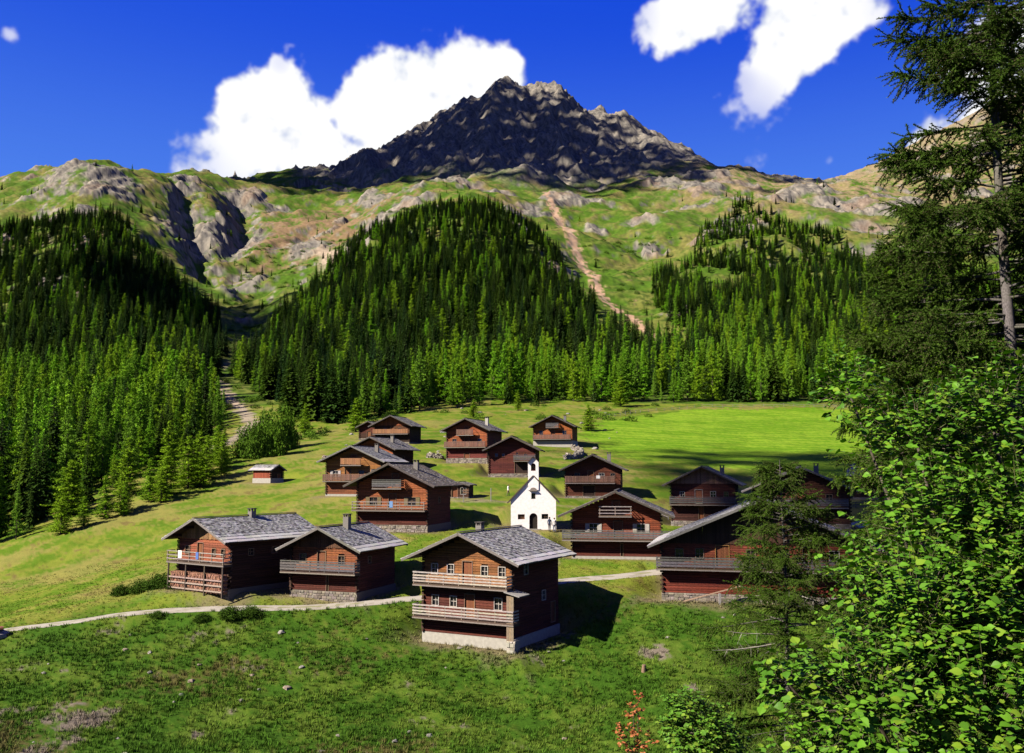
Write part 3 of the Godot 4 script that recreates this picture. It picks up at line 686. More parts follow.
# x, d: middle of the front wall's foot; y: its height; turn: degrees; w, l: width and length; base: height of the stone foot; eave: wall height at the eaves
# holes: [window or door, x, sill height, width, height, shutters]; balconies: [deck height, from x, to x, style]
var HOUSES := [
	{"x": -3.9, "d": 80.0, "y": 5.2, "turn": -28.0, "w": 8.8, "l": 9.2, "base": 0.85, "eave": 7.6, "pitch": 22.5, "of": 1.5, "os": 1.4, "logs": RED, "upper": ORANGE, "from": 5.0, "gable": "logs", "roof": "new", "plinth": "plaster", "wing": true,
		"holes": [["window", -3.3, 5.9, 0.62, 0.85, 0], ["window", -1.65, 5.9, 0.62, 0.85, 0], ["door", 0.05, 5.15, 0.95, 1.95, 0], ["window", 1.75, 5.9, 0.62, 0.85, 0], ["window", 3.45, 5.9, 0.62, 0.85, 0], ["window", -3.2, 3.2, 0.62, 0.85, 0], ["window", -1.35, 3.2, 0.62, 0.85, 0], ["door", 0.3, 2.4, 0.95, 1.9, 0], ["window", 3.1, 3.2, 0.7, 0.95, 0]],
		"side": [["window", -2.0, 6.0, 0.7, 0.8, 0], ["window", 1.5, 3.4, 0.7, 0.8, 0], ["door", 3.4, 1.2, 0.9, 1.8, 0]],
		"balconies": [[5.1, -4.9, 4.5, "rails"], [2.3, -4.9, 5.1, "rails"]], "chimney": [-1.9, -5.5, 1.0],
		"label": "large three-storey chalet with two pale railed balconies and a whitewashed foot, below the track"},
	{"x": -30.7, "d": 92.0, "y": 8.3, "turn": -34.0, "w": 8.0, "l": 11.0, "base": 0.4, "eave": 5.2, "pitch": 24.0, "of": 1.4, "os": 0.9, "logs": BROWN, "upper": Color(0.36, 0.11, 0.06), "from": 2.7, "gable": "boards", "roof": "new", "plinth": "stone",
		"holes": [["window", -2.6, 3.5, 0.7, 0.75, 0], ["door", -0.6, 2.85, 0.85, 1.8, 0], ["window", 1.5, 3.5, 0.55, 0.65, 0], ["window", 2.9, 3.5, 0.55, 0.65, 0]],
		"side": [["window", -3.0, 3.5, 0.6, 0.6, 0], ["window", 0.0, 3.5, 0.6, 0.6, 0], ["door", 2.6, 0.4, 1.0, 1.9, 0]],
		"balconies": [[2.8, -4.5, 4.3, "thin"]], "chimney": [0.3, -5.6, 0.9], "posts": true,
		"label": "chalet with firewood stacked under its balcony and a long silver-grey roof"},
	{"x": -18.3, "d": 90.0, "y": 7.9, "turn": -20.0, "w": 7.3, "l": 7.8, "base": 0.6, "eave": 4.9, "pitch": 25.0, "of": 1.3, "os": 1.0, "logs": RED, "upper": Color(0.36, 0.12, 0.05), "from": 2.6, "gable": "boards", "roof": "new", "plinth": "stone", "gtone": Color(0.16, 0.075, 0.045),
		"holes": [["window", -2.4, 3.3, 0.7, 0.8, 0], ["door", -0.3, 2.6, 0.9, 1.8, 0], ["window", 1.9, 3.2, 0.65, 0.8, 0], ["door", 0.4, 0.6, 0.2, 1.5, 0]],
		"side": [["window", -1.5, 3.2, 0.6, 0.6, 0]],
		"balconies": [[2.5, -4.3, 4.0, "dark"]], "chimney": [0.7, -3.0, 1.5],
		"label": "small chalet with a tall square chimney and a dark board balcony beside the track"},
	{"x": -15.4, "d": 118.0, "y": 12.4, "turn": -15.0, "w": 9.6, "l": 9.0, "base": 0.85, "eave": 6.3, "pitch": 25.0, "of": 1.5, "os": 1.4, "logs": RED, "upper": Color(0.40, 0.125, 0.05), "from": 2.8, "gable": "logs", "roof": "old", "plinth": "stone",
		"holes": [["window", -2.6, 3.4, 1.05, 0.95, 1], ["door", 0.0, 2.9, 1.0, 1.9, 0], ["window", 2.7, 3.4, 1.05, 0.95, 1], ["door", 0.4, 5.65, 0.9, 1.75, 0]],
		"side": [["window", 0.0, 3.6, 0.7, 0.7, 0]],
		"balconies": [[2.8, -5.2, 4.8, "thin"], [5.6, -2.4, 1.6, "dark"]], "chimney": [1.7, -4.0, 0.9],
		"label": "broad chalet on a rubble foot with a small gable balcony casting a slanting shadow"},
	{"x": 11.9, "d": 105.0, "y": 10.2, "turn": -9.0, "w": 10.0, "l": 9.0, "base": 0.25, "eave": 5.3, "pitch": 23.5, "of": 1.5, "os": 1.5, "logs": RED, "upper": Color(0.33, 0.085, 0.04), "from": 2.2, "gable": "logs", "roof": "old", "plinth": "plaster",
		"holes": [["window", -2.6, 3.0, 0.9, 0.9, 2], ["door", 0.2, 2.3, 1.0, 1.9, 0], ["window", 2.8, 3.0, 0.9, 0.9, 2], ["door", 0.0, 4.95, 0.85, 1.55, 0], ["door", 0.6, 0.3, 0.25, 1.4, 0]],
		"side": [["window", 0.0, 3.2, 0.7, 0.7, 0]],
		"balconies": [[2.2, -6.1, 6.0, "dark"], [4.9, -1.9, 1.8, "thin"]], "chimney": [0.0, -6.0, 0.0],
		"label": "wide red chalet beside the chapel with a long grey balcony past both corners"},
	{"x": -26.0, "d": 150.0, "y": 16.1, "turn": -14.0, "w": 9.6, "l": 9.0, "base": 0.3, "eave": 5.9, "pitch": 24.0, "of": 1.4, "os": 1.1, "logs": Color(0.30, 0.10, 0.045), "upper": Color(0.46, 0.20, 0.065), "from": 2.4, "gable": "logs", "roof": "new", "plinth": "plaster",
		"holes": [["window", -3.2, 3.2, 0.9, 0.9, 2], ["door", -1.0, 2.6, 1.0, 1.9, 0], ["window", 1.4, 3.2, 0.9, 0.9, 0], ["window", 3.4, 3.4, 0.6, 0.8, 2], ["door", 0.0, 5.15, 0.9, 1.6, 0]],
		"side": [["window", -1.0, 3.4, 0.7, 0.7, 0]],
		"balconies": [[2.5, -5.0, 4.8, "boards"], [5.1, -1.9, 1.7, "orange"]], "chimney": [2.2, -4.5, 1.0],
		"label": "honey-coloured chalet with a light roof and a boxed orange gable balcony"},
	{"x": -26.3, "d": 172.0, "y": 18.9, "turn": -20.0, "w": 8.6, "l": 8.6, "base": 0.5, "eave": 5.6, "pitch": 24.0, "of": 1.3, "os": 1.1, "logs": BROWN, "upper": Color(0.42, 0.13, 0.05), "from": 2.6, "gable": "logs", "roof": "old", "plinth": "stone",
		"holes": [["window", -1.2, 3.4, 0.7, 0.9, 0], ["window", 2.2, 3.3, 1.3, 0.9, 2]], "side": [["window", 0.0, 3.4, 0.7, 0.7, 0]],
		"balconies": [[2.5, -4.3, 4.3, "dark"]], "chimney": [2.1, -4.0, 1.0],
		"label": "chalet half hidden behind the honey-coloured one, one bright red wall"},
	{"x": -28.3, "d": 215.0, "y": 26.6, "turn": -14.0, "w": 8.6, "l": 8.0, "base": 0.4, "eave": 4.5, "pitch": 25.0, "of": 1.5, "os": 1.2, "logs": DARK, "upper": Color(0.15, 0.06, 0.03), "from": 2.4, "gable": "boards", "roof": "old", "plinth": "stone", "gtone": Color(0.42, 0.12, 0.05),
		"holes": [["window", -1.8, 2.9, 0.7, 0.8, 0], ["window", 1.8, 2.9, 0.7, 0.8, 0], ["door", 0.0, 2.5, 0.9, 1.7, 0]], "side": [],
		"balconies": [[2.4, -4.5, 4.3, "orange"]], "chimney": [0.0, -4.0, 0.0],
		"label": "topmost dark chalet at the forest edge with a pale board balcony"},
	{"x": -34.9, "d": 222.0, "y": 27.8, "turn": -14.0, "w": 5.0, "l": 5.0, "base": 0.4, "eave": 3.2, "pitch": 25.0, "of": 0.9, "os": 0.7, "logs": BROWN, "upper": RED, "from": 1.6, "gable": "logs", "roof": "old", "plinth": "stone",
		"holes": [["door", 0.0, 0.4, 0.9, 1.7, 0]], "side": [], "balconies": [], "chimney": [0.0, -2.0, 0.0],
		"label": "little red store hut beside the topmost chalet under the trees"},
	{"x": -9.0, "d": 182.0, "y": 21.8, "turn": -18.0, "w": 8.6, "l": 9.0, "base": 0.95, "eave": 6.7, "pitch": 25.0, "of": 1.3, "os": 1.0, "logs": Color(0.20, 0.045, 0.04), "upper": Color(0.45, 0.13, 0.05), "from": 3.1, "gable": "logs", "roof": "old", "plinth": "stone",
		"holes": [["window", -2.7, 3.9, 0.8, 0.9, 0], ["door", 0.0, 3.3, 1.0, 1.8, 0], ["window", 2.7, 3.9, 0.8, 0.9, 0], ["door", 0.0, 5.7, 0.9, 1.5, 0], ["door", 0.0, 0.0, 1.1, 1.9, 0]], "side": [["window", 0.0, 4.0, 0.7, 0.7, 0]],
		"balconies": [[3.2, -4.5, 4.3, "boards"], [5.6, -1.9, 1.7, "boards"]], "chimney": [2.6, -4.6, 1.2],
		"label": "tall red chalet with a white chimney and two board balconies on the upper meadow"},
	{"x": 0.0, "d": 168.0, "y": 19.1, "turn": -7.0, "w": 8.6, "l": 8.0, "base": 0.6, "eave": 5.2, "pitch": 26.0, "of": 1.3, "os": 1.0, "logs": Color(0.155, 0.036, 0.032), "upper": Color(0.175, 0.042, 0.034), "from": 2.6, "gable": "logs", "roof": "old", "plinth": "stone",
		"holes": [["window", -2.9, 3.7, 0.5, 0.6, 3], ["window", -1.6, 3.7, 0.5, 0.6, 3], ["window", 0.9, 3.8, 0.5, 0.7, 3], ["window", 2.5, 3.7, 0.5, 0.6, 3], ["door", 1.8, 0.7, 2.6, 2.0, 0]], "side": [["window", 0.0, 3.6, 0.7, 0.7, 0]],
		"balconies": [[3.0, 0.4, 4.4, "dark"]], "chimney": [0.0, -3.0, 0.0],
		"label": "dark crimson log barn with a half-width loggia behind the chapel belfry"},
	{"x": 10.2, "d": 227.0, "y": 26.2, "turn": -13.0, "w": 9.8, "l": 8.0, "base": 1.6, "eave": 5.3, "pitch": 26.0, "of": 1.4, "os": 1.0, "logs": Color(0.38, 0.12, 0.05), "upper": Color(0.50, 0.15, 0.045), "from": 2.0, "gable": "logs", "roof": "old", "plinth": "plaster",
		"holes": [["window", -3.0, 3.1, 0.9, 0.9, 0], ["door", 0.0, 2.3, 1.0, 1.8, 0], ["window", 2.9, 3.1, 0.9, 0.9, 0], ["door", 0.0, 5.05, 0.9, 1.5, 0], ["door", 1.6, 0.0, 1.0, 1.5, 0]], "side": [],
		"balconies": [[2.0, -4.9, 4.7, "boards"], [4.9, -1.6, 1.6, "dark"]], "chimney": [2.4, -4.0, 0.9],
		"label": "bright orange chalet on a pale walled terrace at the edge of the mown field"},
	{"x": 13.3, "d": 150.0, "y": 15.8, "turn": -9.0, "w": 9.0, "l": 8.0, "base": 0.3, "eave": 4.8, "pitch": 25.0, "of": 1.4, "os": 1.0, "logs": Color(0.16, 0.05, 0.03), "upper": Color(0.20, 0.06, 0.035), "from": 2.4, "gable": "logs", "roof": "old", "plinth": "stone",
		"holes": [["window", -2.6, 3.2, 0.8, 0.8, 0], ["door", -0.4, 2.6, 1.0, 1.8, 0], ["window", 1.4, 3.2, 0.8, 0.8, 2], ["window", 3.2, 3.2, 0.7, 0.8, 0], ["door", -0.7, 0.3, 1.9, 1.7, 0]], "side": [["window", 0.0, 3.2, 0.7, 0.7, 0]],
		"balconies": [[2.5, -4.5, 3.6, "boards"]], "chimney": [2.4, -4.5, 1.0],
		"label": "shaded brown chalet with boards leaning under its balcony, up the slope from the chapel"},
	{"x": 27.1, "d": 130.0, "y": 12.3, "turn": -17.0, "w": 8.9, "l": 8.5, "base": 0.8, "eave": 6.2, "pitch": 26.0, "of": 1.4, "os": 1.1, "logs": Color(0.10, 0.035, 0.028), "upper": Color(0.19, 0.055, 0.04), "from": 3.0, "gable": "boards", "roof": "old", "plinth": "stone", "gtone": Color(0.42, 0.22, 0.16),
		"holes": [["window", -2.9, 4.2, 0.6, 0.7, 2], ["door", -0.6, 3.3, 1.0, 1.9, 2], ["window", 1.4, 4.2, 0.7, 0.75, 2], ["window", 3.2, 4.2, 0.6, 0.7, 0], ["door", -0.3, 0.9, 0.7, 1.9, 0]], "side": [["window", 0.0, 4.0, 0.7, 0.7, 0]],
		"balconies": [[3.2, -4.6, 4.5, "dark"]], "chimney": [2.4, -4.5, 0.6],
		"label": "dark chalet with a pale boarded gable standing before the mown field"},
	{"x": 23.3, "d": 86.0, "y": 7.9, "turn": -14.0, "w": 18.4, "l": 10.0, "base": 0.7, "eave": 5.5, "pitch": 23.0, "of": 1.6, "os": 1.2, "logs": Color(0.26, 0.050, 0.032), "upper": Color(0.33, 0.085, 0.045), "from": 2.9, "gable": "boards", "roof": "new", "plinth": "stone", "gtone": Color(0.10, 0.05, 0.03),
		"holes": [["window", -7.6, 4.0, 0.7, 0.8, 0], ["window", -5.7, 4.0, 0.7, 0.85, 0], ["door", -3.6, 3.3, 1.2, 1.9, 4], ["window", -1.0, 4.0, 0.8, 0.85, 0], ["window", 2.0, 4.0, 0.8, 0.85, 0], ["door", 4.2, 3.3, 1.1, 1.9, 0], ["window", 6.4, 4.0, 0.8, 0.85, 2]], "side": [["window", 0.0, 4.0, 0.7, 0.7, 0]],
		"balconies": [[3.1, -9.7, 9.7, "dark"]], "chimney": [0.0, -5.0, 0.0],
		"label": "very wide double chalet behind the ragged young larch"},
	{"x": 36.2, "d": 115.0, "y": 13.0, "turn": -18.0, "w": 11.5, "l": 9.0, "base": 0.6, "eave": 5.0, "pitch": 24.0, "of": 1.4, "os": 1.3, "logs": Color(0.10, 0.040, 0.028), "upper": Color(0.15, 0.055, 0.032), "from": 2.7, "gable": "logs", "roof": "new", "plinth": "stone",
		"holes": [["window", -3.6, 3.4, 0.7, 0.8, 0], ["door", 0.0, 2.9, 1.0, 1.8, 0], ["window", 3.4, 3.4, 0.7, 0.8, 0]], "side": [],
		"balconies": [[2.7, -5.8, 5.6, "dark"]], "chimney": [2.0, -4.0, 0.8],
		"label": "dark chalet behind the very wide one, its roof showing over the larch"},
	{"x": 63.6, "d": 150.0, "y": 15.6, "turn": 66.0, "w": 7.0, "l": 7.0, "base": 0.3, "eave": 4.0, "pitch": 25.0, "of": 0.8, "os": 0.8, "logs": DARK, "upper": DARK, "from": 2.0, "gable": "logs", "roof": "new", "plinth": "stone",
		"holes": [["door", 0.0, 0.3, 1.4, 2.0, 0]], "side": [], "left": [["window", 1.9, 1.2, 0.9, 0.6, 2]], "balconies": [], "chimney": [0.0, -3.0, 0.0],
		"label": "plain dark barn with its eaves to the track at the end of the mown field"},
	{"x": -46.3, "d": 180.0, "y": 17.9, "turn": 63.0, "w": 3.6, "l": 4.4, "base": 0.9, "eave": 2.5, "pitch": 26.0, "of": 0.5, "os": 0.5, "logs": DARK, "upper": DARK, "from": 1.2, "gable": "boards", "roof": "new", "plinth": "plaster", "gtone": DARK, "boarded": Color(0.40, 0.09, 0.045),
		"holes": [["door", 0.6, 0.0, 0.9, 1.7, 0]], "side": [], "balconies": [], "chimney": [0.0, -2.0, 0.0],
		"label": "tiny boarded hay hut alone on the upper left meadow beside round bushes"},
	{"x": -8.3, "d": 142.0, "y": 16.0, "turn": -12.0, "w": 3.2, "l": 3.0, "base": 0.15, "eave": 1.9, "pitch": 14.0, "of": 0.5, "os": 0.3, "logs": BROWN, "upper": BROWN, "from": 0.8, "gable": "logs", "roof": "old", "plinth": "stone",
		"holes": [["window", 0.8, 0.6, 0.8, 1.0, 2], ["door", -0.6, 0.15, 0.9, 1.6, 0]], "side": [], "balconies": [], "chimney": [0.0, -2.0, 0.0],
		"label": "low wooden shelter with a pale noticeboard on the footpath"}]

func cut_out(lo: float, hi: float, y0: float, y1: float, holes: Array) -> Array:      # what is left of a strip lo..hi when openings are taken out
	var left := [[lo, hi]]
	for h: Array in holes:
		if y1 <= h[2] + 0.02 or y0 >= h[2] + h[4] - 0.02: continue
		var a: float = h[1] - h[3] / 2.0
		var b: float = h[1] + h[3] / 2.0
		var next := []
		for s: Array in left:
			if b <= s[0] or a >= s[1]: next.append(s)
			else:
				if a > s[0] + 0.03: next.append([s[0], a])
				if b < s[1] - 0.03: next.append([b, s[1]])
		left = next
	return left

# courses of squared logs, each with its own tone and its own small step forward or back
func log_panel(b: MB, t: Transform3D, half: float, y0: float, top: float, slope: float, eave: float, holes: Array, low: Color, high: Color, change: float) -> void:
	var y := y0
	while y < top - 0.08:
		var ch := rng.randf_range(0.19, 0.25)
		var y1 := minf(y + ch, top)
		var hw := half
		if y1 > eave: hw = minf(half, half - (y1 - eave) / slope) if slope > 0.0 else half
		if hw < 0.15: break
		var tone := low.lerp(high, smoothstep(change - 0.15, change + 0.15, y))
		var hs := []
		for h: Array in holes: hs.append(h)
		for s: Array in cut_out(-hw, hw, y, y1, hs):
			var x: float = s[0]
			while x < s[1] - 0.01:
				var x1: float = minf(x + rng.randf_range(1.3, 3.6), s[1])
				if s[1] - x1 < 0.5: x1 = s[1]
				var z := rng.randf_range(-0.012, 0.018)
				var col := jit(tone, 0.30)
				var p := [Vector2(y, z - 0.05), Vector2(y + 0.035, z), Vector2(y1 - 0.035, z), Vector2(y1, z - 0.05)]
				for q in 3:
					b.quad(t * Vector3(x, p[q].x, p[q].y), t * Vector3(x1, p[q].x, p[q].y), t * Vector3(x1, p[q + 1].x, p[q + 1].y), t * Vector3(x, p[q + 1].x, p[q + 1].y), col)
				x = x1
		y = y1

func board_panel(b: MB, t: Transform3D, half: float, y0: float, top_at: Callable, tone: Color) -> void:
	var x := -half
	while x < half - 0.05:
		var x1 := minf(x + rng.randf_range(0.16, 0.27), half)
		var m := rng.randf_range(0.0, 0.03)
		var ta: float = top_at.call(x)
		var tb: float = top_at.call(x1)
		if maxf(ta, tb) > y0 + 0.06:
			var col := jit(tone, 0.32)
			b.quad(t * Vector3(x + 0.008, y0 - rng.randf_range(0, 0.06), m), t * Vector3(x1 - 0.008, y0 - rng.randf_range(0, 0.06), m), t * Vector3(x1 - 0.008, maxf(tb, y0), m), t * Vector3(x + 0.008, maxf(ta, y0), m), col)
			b.quad(t * Vector3(x1 - 0.008, y0, m), t * Vector3(x1 - 0.008, y0, m - 0.04), t * Vector3(x1 - 0.008, maxf(tb, y0), m - 0.04), t * Vector3(x1 - 0.008, maxf(tb, y0), m), col)
		x = x1

func opening(house: Node3D, t: Transform3D, h: Array, depth := 0.0) -> void:      # a window or a door with what belongs to it
	var w: float = h[3] / 2.0
	var y0: float = h[2]
	var y1: float = h[2] + h[4]
	var b := MB.new()
	var f := 0.055
	var fc: Color = [Color(0.30, 0.20, 0.14), Color(0.30, 0.20, 0.14), PALE, Color(0.34, 0.13, 0.06), Color(0.44, 0.24, 0.08)][h[5]]
	if h[0] == "window" and h[5] == 0 and house.get_meta("pale_frames", false): fc = PALE
	for x in [-w - f / 2, w + f / 2]:
		b.box(Vector3(h[1] + x - f / 2, y0 - f, -0.08), Vector3(h[1] + x + f / 2, y1 + f, 0.05), jit(fc, 0.1))
	b.box(Vector3(h[1] - w, y1, -0.08), Vector3(h[1] + w, y1 + f, 0.047), jit(fc, 0.1))
	b.box(Vector3(h[1] - w, y0 - f, -0.08), Vector3(h[1] + w, y0, 0.06), jit(fc, 0.1))
	var o: MeshInstance3D
	if h[0] == "window":
		o = part("window", b.mesh(), M.grey_wood, house)
		var g := MB.new()
		g.box(Vector3(h[1] - w, y0, -0.13), Vector3(h[1] + w, y1, -0.09), Color(0.02, 0.022, 0.026))
		part("pane", g.mesh(), M.pane, o)
		var s := MB.new()
		s.box(Vector3(h[1] - 0.02, y0, -0.085), Vector3(h[1] + 0.02, y1, -0.05), fc)
		s.box(Vector3(h[1] - w, (y0 + y1) / 2 - 0.02, -0.082), Vector3(h[1] + w, (y0 + y1) / 2 + 0.02, -0.053), fc)
		part("glazing_bars", s.mesh(), M.grey_wood, o)
		if h[5] == 1 or (h[5] == 2 and w > 0.4):
			for sg in [-1.0, 1.0]:
				var sh := MB.new()
				var xa: float = h[1] + sg * (w + f + 0.02)
				var xb: float = xa + sg * w * 0.9
				sh.box(Vector3(minf(xa, xb), y0 - 0.04, 0.03), Vector3(maxf(xa, xb), y1 + 0.04, 0.075), jit(PALE if h[5] == 2 else Color(0.26, 0.20, 0.11), 0.12))
				part("shutter", sh.mesh(), M.board, o).transform = t
	else:
		o = part("door", b.mesh(), M.grey_wood, house)
		var g := MB.new()
		var dc := Color(0.30, 0.11, 0.05) if h[3] > 0.5 else DARK
		if h[5] == 2: dc = Color(0.42, 0.15, 0.08)
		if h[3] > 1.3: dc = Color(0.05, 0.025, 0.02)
		var n := maxi(1, int(h[3] / 0.2))
		for i in n:
			g.box(Vector3(h[1] - w + 2 * w * i / n + 0.005, y0, -0.14), Vector3(h[1] - w + 2 * w * (i + 1) / n - 0.005, y1, -0.09 + rng.randf() * 0.01), jit(dc, 0.15))
		part("door_leaf", g.mesh(), M.board, o)
	for c in o.get_children():
		if c.name.begins_with("shutter"): c.transform = Transform3D()
	o.transform = t

func railing(house: Node3D, z: float, y: float, x0: float, x1: float, style: String, depth: float) -> void:
	var d := MB.new()
	var wood := Color(0.13, 0.09, 0.07)
	d.box(Vector3(x0, y - 0.10, z), Vector3(x1, y, z + depth), jit(wood, 0.1))
	d.box(Vector3(x0 - 0.02, y - 0.2, z + depth - 0.08), Vector3(x1 + 0.02, y - 0.102, z + depth + 0.01), jit(Color(0.30, 0.27, 0.25), 0.1))
	var deck := part("balcony", d.mesh(), M.grey_wood, house)
	var n := maxi(2, int(roundf((x1 - x0) / 1.7)))
	for i in n + 1:
		var x := lerpf(x0 + 0.1, x1 - 0.1, float(i) / n)
		var j := MB.new()
		j.box(Vector3(x - 0.08, y - 0.24, z - 0.1), Vector3(x + 0.08, y - 0.102, z + depth - 0.09), jit(wood, 0.2))
		part("bracket", j.mesh(), M.wood, deck)
		var p := MB.new()
		p.box(Vector3(x - 0.045, y + 0.002, z + depth - 0.11), Vector3(x + 0.045, y + 1.0, z + depth - 0.02), jit(Color(0.36, 0.27, 0.22) if style != "dark" else Color(0.15, 0.14, 0.15), 0.2))
		part("post", p.mesh(), M.board, deck)
	var tone: Color = {"rails": Color(0.58, 0.52, 0.49), "thin": Color(0.40, 0.35, 0.34), "dark": Color(0.17, 0.165, 0.175), "boards": Color(0.27, 0.15, 0.12), "orange": Color(0.46, 0.22, 0.11)}[style]
	var bars := []
	if style == "rails": bars = [[0.16, 0.13], [0.40, 0.13], [0.64, 0.13], [0.92, 0.12]]
	elif style == "thin": bars = [[0.2, 0.10], [0.55, 0.10], [0.95, 0.09]]
	elif style == "dark": bars = [[0.14, 0.2], [0.40, 0.2], [0.66, 0.2], [0.95, 0.09]]
	else: bars = [[0.12, 0.08], [0.96, 0.09]]
	for q: Array in bars:
		var r := MB.new()
		var cuts := maxi(1, int((x1 - x0) / 3.2))
		for i in cuts:
			r.box(Vector3(lerpf(x0, x1, float(i) / cuts) + 0.006, y + q[0], z + depth - 0.018), Vector3(lerpf(x0, x1, float(i + 1) / cuts) - 0.006, y + q[0] + q[1], z + depth + 0.018), jit(tone, 0.18))
		for x in [x0, x1]:
			r.box(Vector3(x - 0.018, y + q[0] + 0.003, z + 0.06), Vector3(x + 0.018, y + q[0] + q[1] - 0.003, z + depth - 0.02), jit(tone, 0.18))
		part("rail", r.mesh(), M.wood, deck)
	if style == "boards" or style == "orange":
		var r := MB.new()
		var x := x0 + 0.03
		while x < x1 - 0.1:
			var w := rng.randf_range(0.10, 0.15)
			r.box(Vector3(x, y + 0.05 + rng.randf() * 0.03, z + depth + 0.02), Vector3(x + w, y + 1.0 - rng.randf() * 0.03, z + depth + 0.05), jit(tone, 0.28))
			x += w + (0.035 if style == "boards" else 0.012)
		part("balustrade", r.mesh(), M.board, deck).set_meta("kind", "stuff")

func roof_of(house: Node3D, h: Dictionary) -> void:
	var p: float = deg_to_rad(h.pitch)
	var hw: float = h.w / 2.0
	var ridge: float = h.eave + hw * tan(p)
	var reach: float = (hw + h.os) / cos(p)
	var z0: float = h.of
	var z1: float = -h.l - 0.9
	var fresh: bool = h.roof == "new"
	var tile := SLATE if fresh else SLATE.lerp(Color(0.20, 0.165, 0.135), rng.randf_range(0.3, 0.9))
	for sg: float in [-1.0, 1.0]:
		var xs := Vector3(sg * cos(p), -sin(p), 0)            # down the slope
		var up := Vector3(sg * sin(p), cos(p), 0)
		var zs := Vector3(0, 0, 1)
		var top := Vector3(0, ridge + 0.12, 0)
		var b := MB.new()
		var t := Transform3D(Basis(xs if sg > 0 else -xs, up, zs), top + xs * reach / 2.0 + zs * (z0 + z1) / 2.0)
		b.boxt(t, Vector3(reach / 2.0 - 0.01, 0.06, (z0 - z1) / 2.0), Color(0.085, 0.06, 0.045))
		var slab := part("roof", b.mesh(), M.wood, house)
		# shingles, laid from the eaves up
		var c := MB.new()
		var e := reach
		var row := 0
		var strip := 1.15 if fresh else 0.45
		while e > 0.05:
			var step := 0.27 if e < reach - strip else strip * 0.5
			var z := z1 - 0.05
			while z < z0 + 0.03:
				var w := rng.randf_range(0.15, 0.34)
				var col := jit(tile, 0.5)
				if e > reach - strip:
					w = rng.randf_range(0.7, 1.4)
					col = jit(Color(0.56, 0.55, 0.57) if fresh else tile, 0.1)
				elif rng.randf() < 0.10: col = jit(Color(0.11, 0.105, 0.105), 0.3)
				elif rng.randf() < 0.10: col = jit(Color(0.40, 0.40, 0.42), 0.15)
				var za := z + 0.006
				var zb := minf(z + w - 0.006, z0 + 0.06)
				var lift := 0.062 + rng.randf_range(0.045, 0.075)
				var slip := rng.randf_range(-0.03, 0.03)
				var a := top + xs * (e + slip + 0.04) + up * lift
				var d := top + xs * maxf(e - step - 0.12, 0.0) + up * (0.066 + rng.randf_range(0.0, 0.012))
				var q := [a + zs * za, a + zs * zb, d + zs * zb, d + zs * za]
				if sg > 0: c.quad(q[0], q[3], q[2], q[1], col) 
				else: c.quad(q[0], q[1], q[2], q[3], col)
				var low := a - up * (lift - 0.055)
				if sg > 0: c.quad(low + zs * zb, low + zs * za, q[0], q[1], col)
				else: c.quad(low + zs * za, low + zs * zb, q[1], q[0], col)
				c.tri(q[1], low + zs * zb, q[2], col)
				z += w
			e -= step
			row += 1
		part("shingles", c.mesh(), M.shingle, slab).set_meta("kind", "stuff")
		for zz: Array in [[z0 + 0.03, "bargeboard"], [z1 - 0.03, "bargeboard"]]:
			var g := MB.new()
			g.beam(top + zs * zz[0] - up * 0.02, top + xs * (reach + 0.05) + zs * zz[0] - up * 0.02, 0.05, 0.24, jit(Color(0.22, 0.205, 0.20) if fresh else Color(0.10, 0.085, 0.08), 0.1))
			part(zz[1], g.mesh(), M.grey_wood, house)
		for f: float in [0.45, 0.93]:
			var g := MB.new()
			var q := top + xs * (hw / cos(p)) * f - up * 0.17
			g.beam(q + zs * (z0 - 0.15), q + zs * (-0.15), 0.17, 0.2, jit(DARK * 1.4, 0.1))
			part("purlin", g.mesh(), M.wood, house)
	var g := MB.new()
	g.beam(Vector3(0, ridge + 0.27, z0 + 0.04), Vector3(0, ridge + 0.27, z1 - 0.04), 0.34, 0.06, jit(Color(0.10, 0.09, 0.09), 0.1))
	part("ridge_board", g.mesh(), M.grey_wood, house)
	if h.chimney[2] > 0.0:
		var cx: float = h.chimney[0]
		var cz: float = h.chimney[1]
		var cy: float = ridge - absf(cx) * tan(p)
		var top: float = lerpf(cy, ridge, 0.6) + h.chimney[2] * 0.75
		var k := MB.new()
		var pale: bool = h.x > -12.0 and h.d > 170.0
		k.box(Vector3(cx - 0.3, cy - 0.3, cz - 0.3), Vector3(cx + 0.3, top, cz + 0.3), Color(0.62, 0.60, 0.57) if pale else Color(0.30, 0.28, 0.27))
		var st := part("chimney", k.mesh(), M.stone, house)
		var l := MB.new()
		for q in [[-0.22, -0.22], [0.22, -0.22], [-0.22, 0.22], [0.22, 0.22]]:
			l.box(Vector3(cx + q[0] - 0.07, top, cz + q[1] - 0.07), Vector3(cx + q[0] + 0.07, top + 0.26, cz + q[1] + 0.07), Color(0.2, 0.18, 0.17))
		l.box(Vector3(cx - 0.38, top + 0.262, cz - 0.38), Vector3(cx + 0.38, top + 0.33, cz + 0.38), Color(0.10, 0.09, 0.09))
		part("chimney_cap", l.mesh(), M.stone, st)

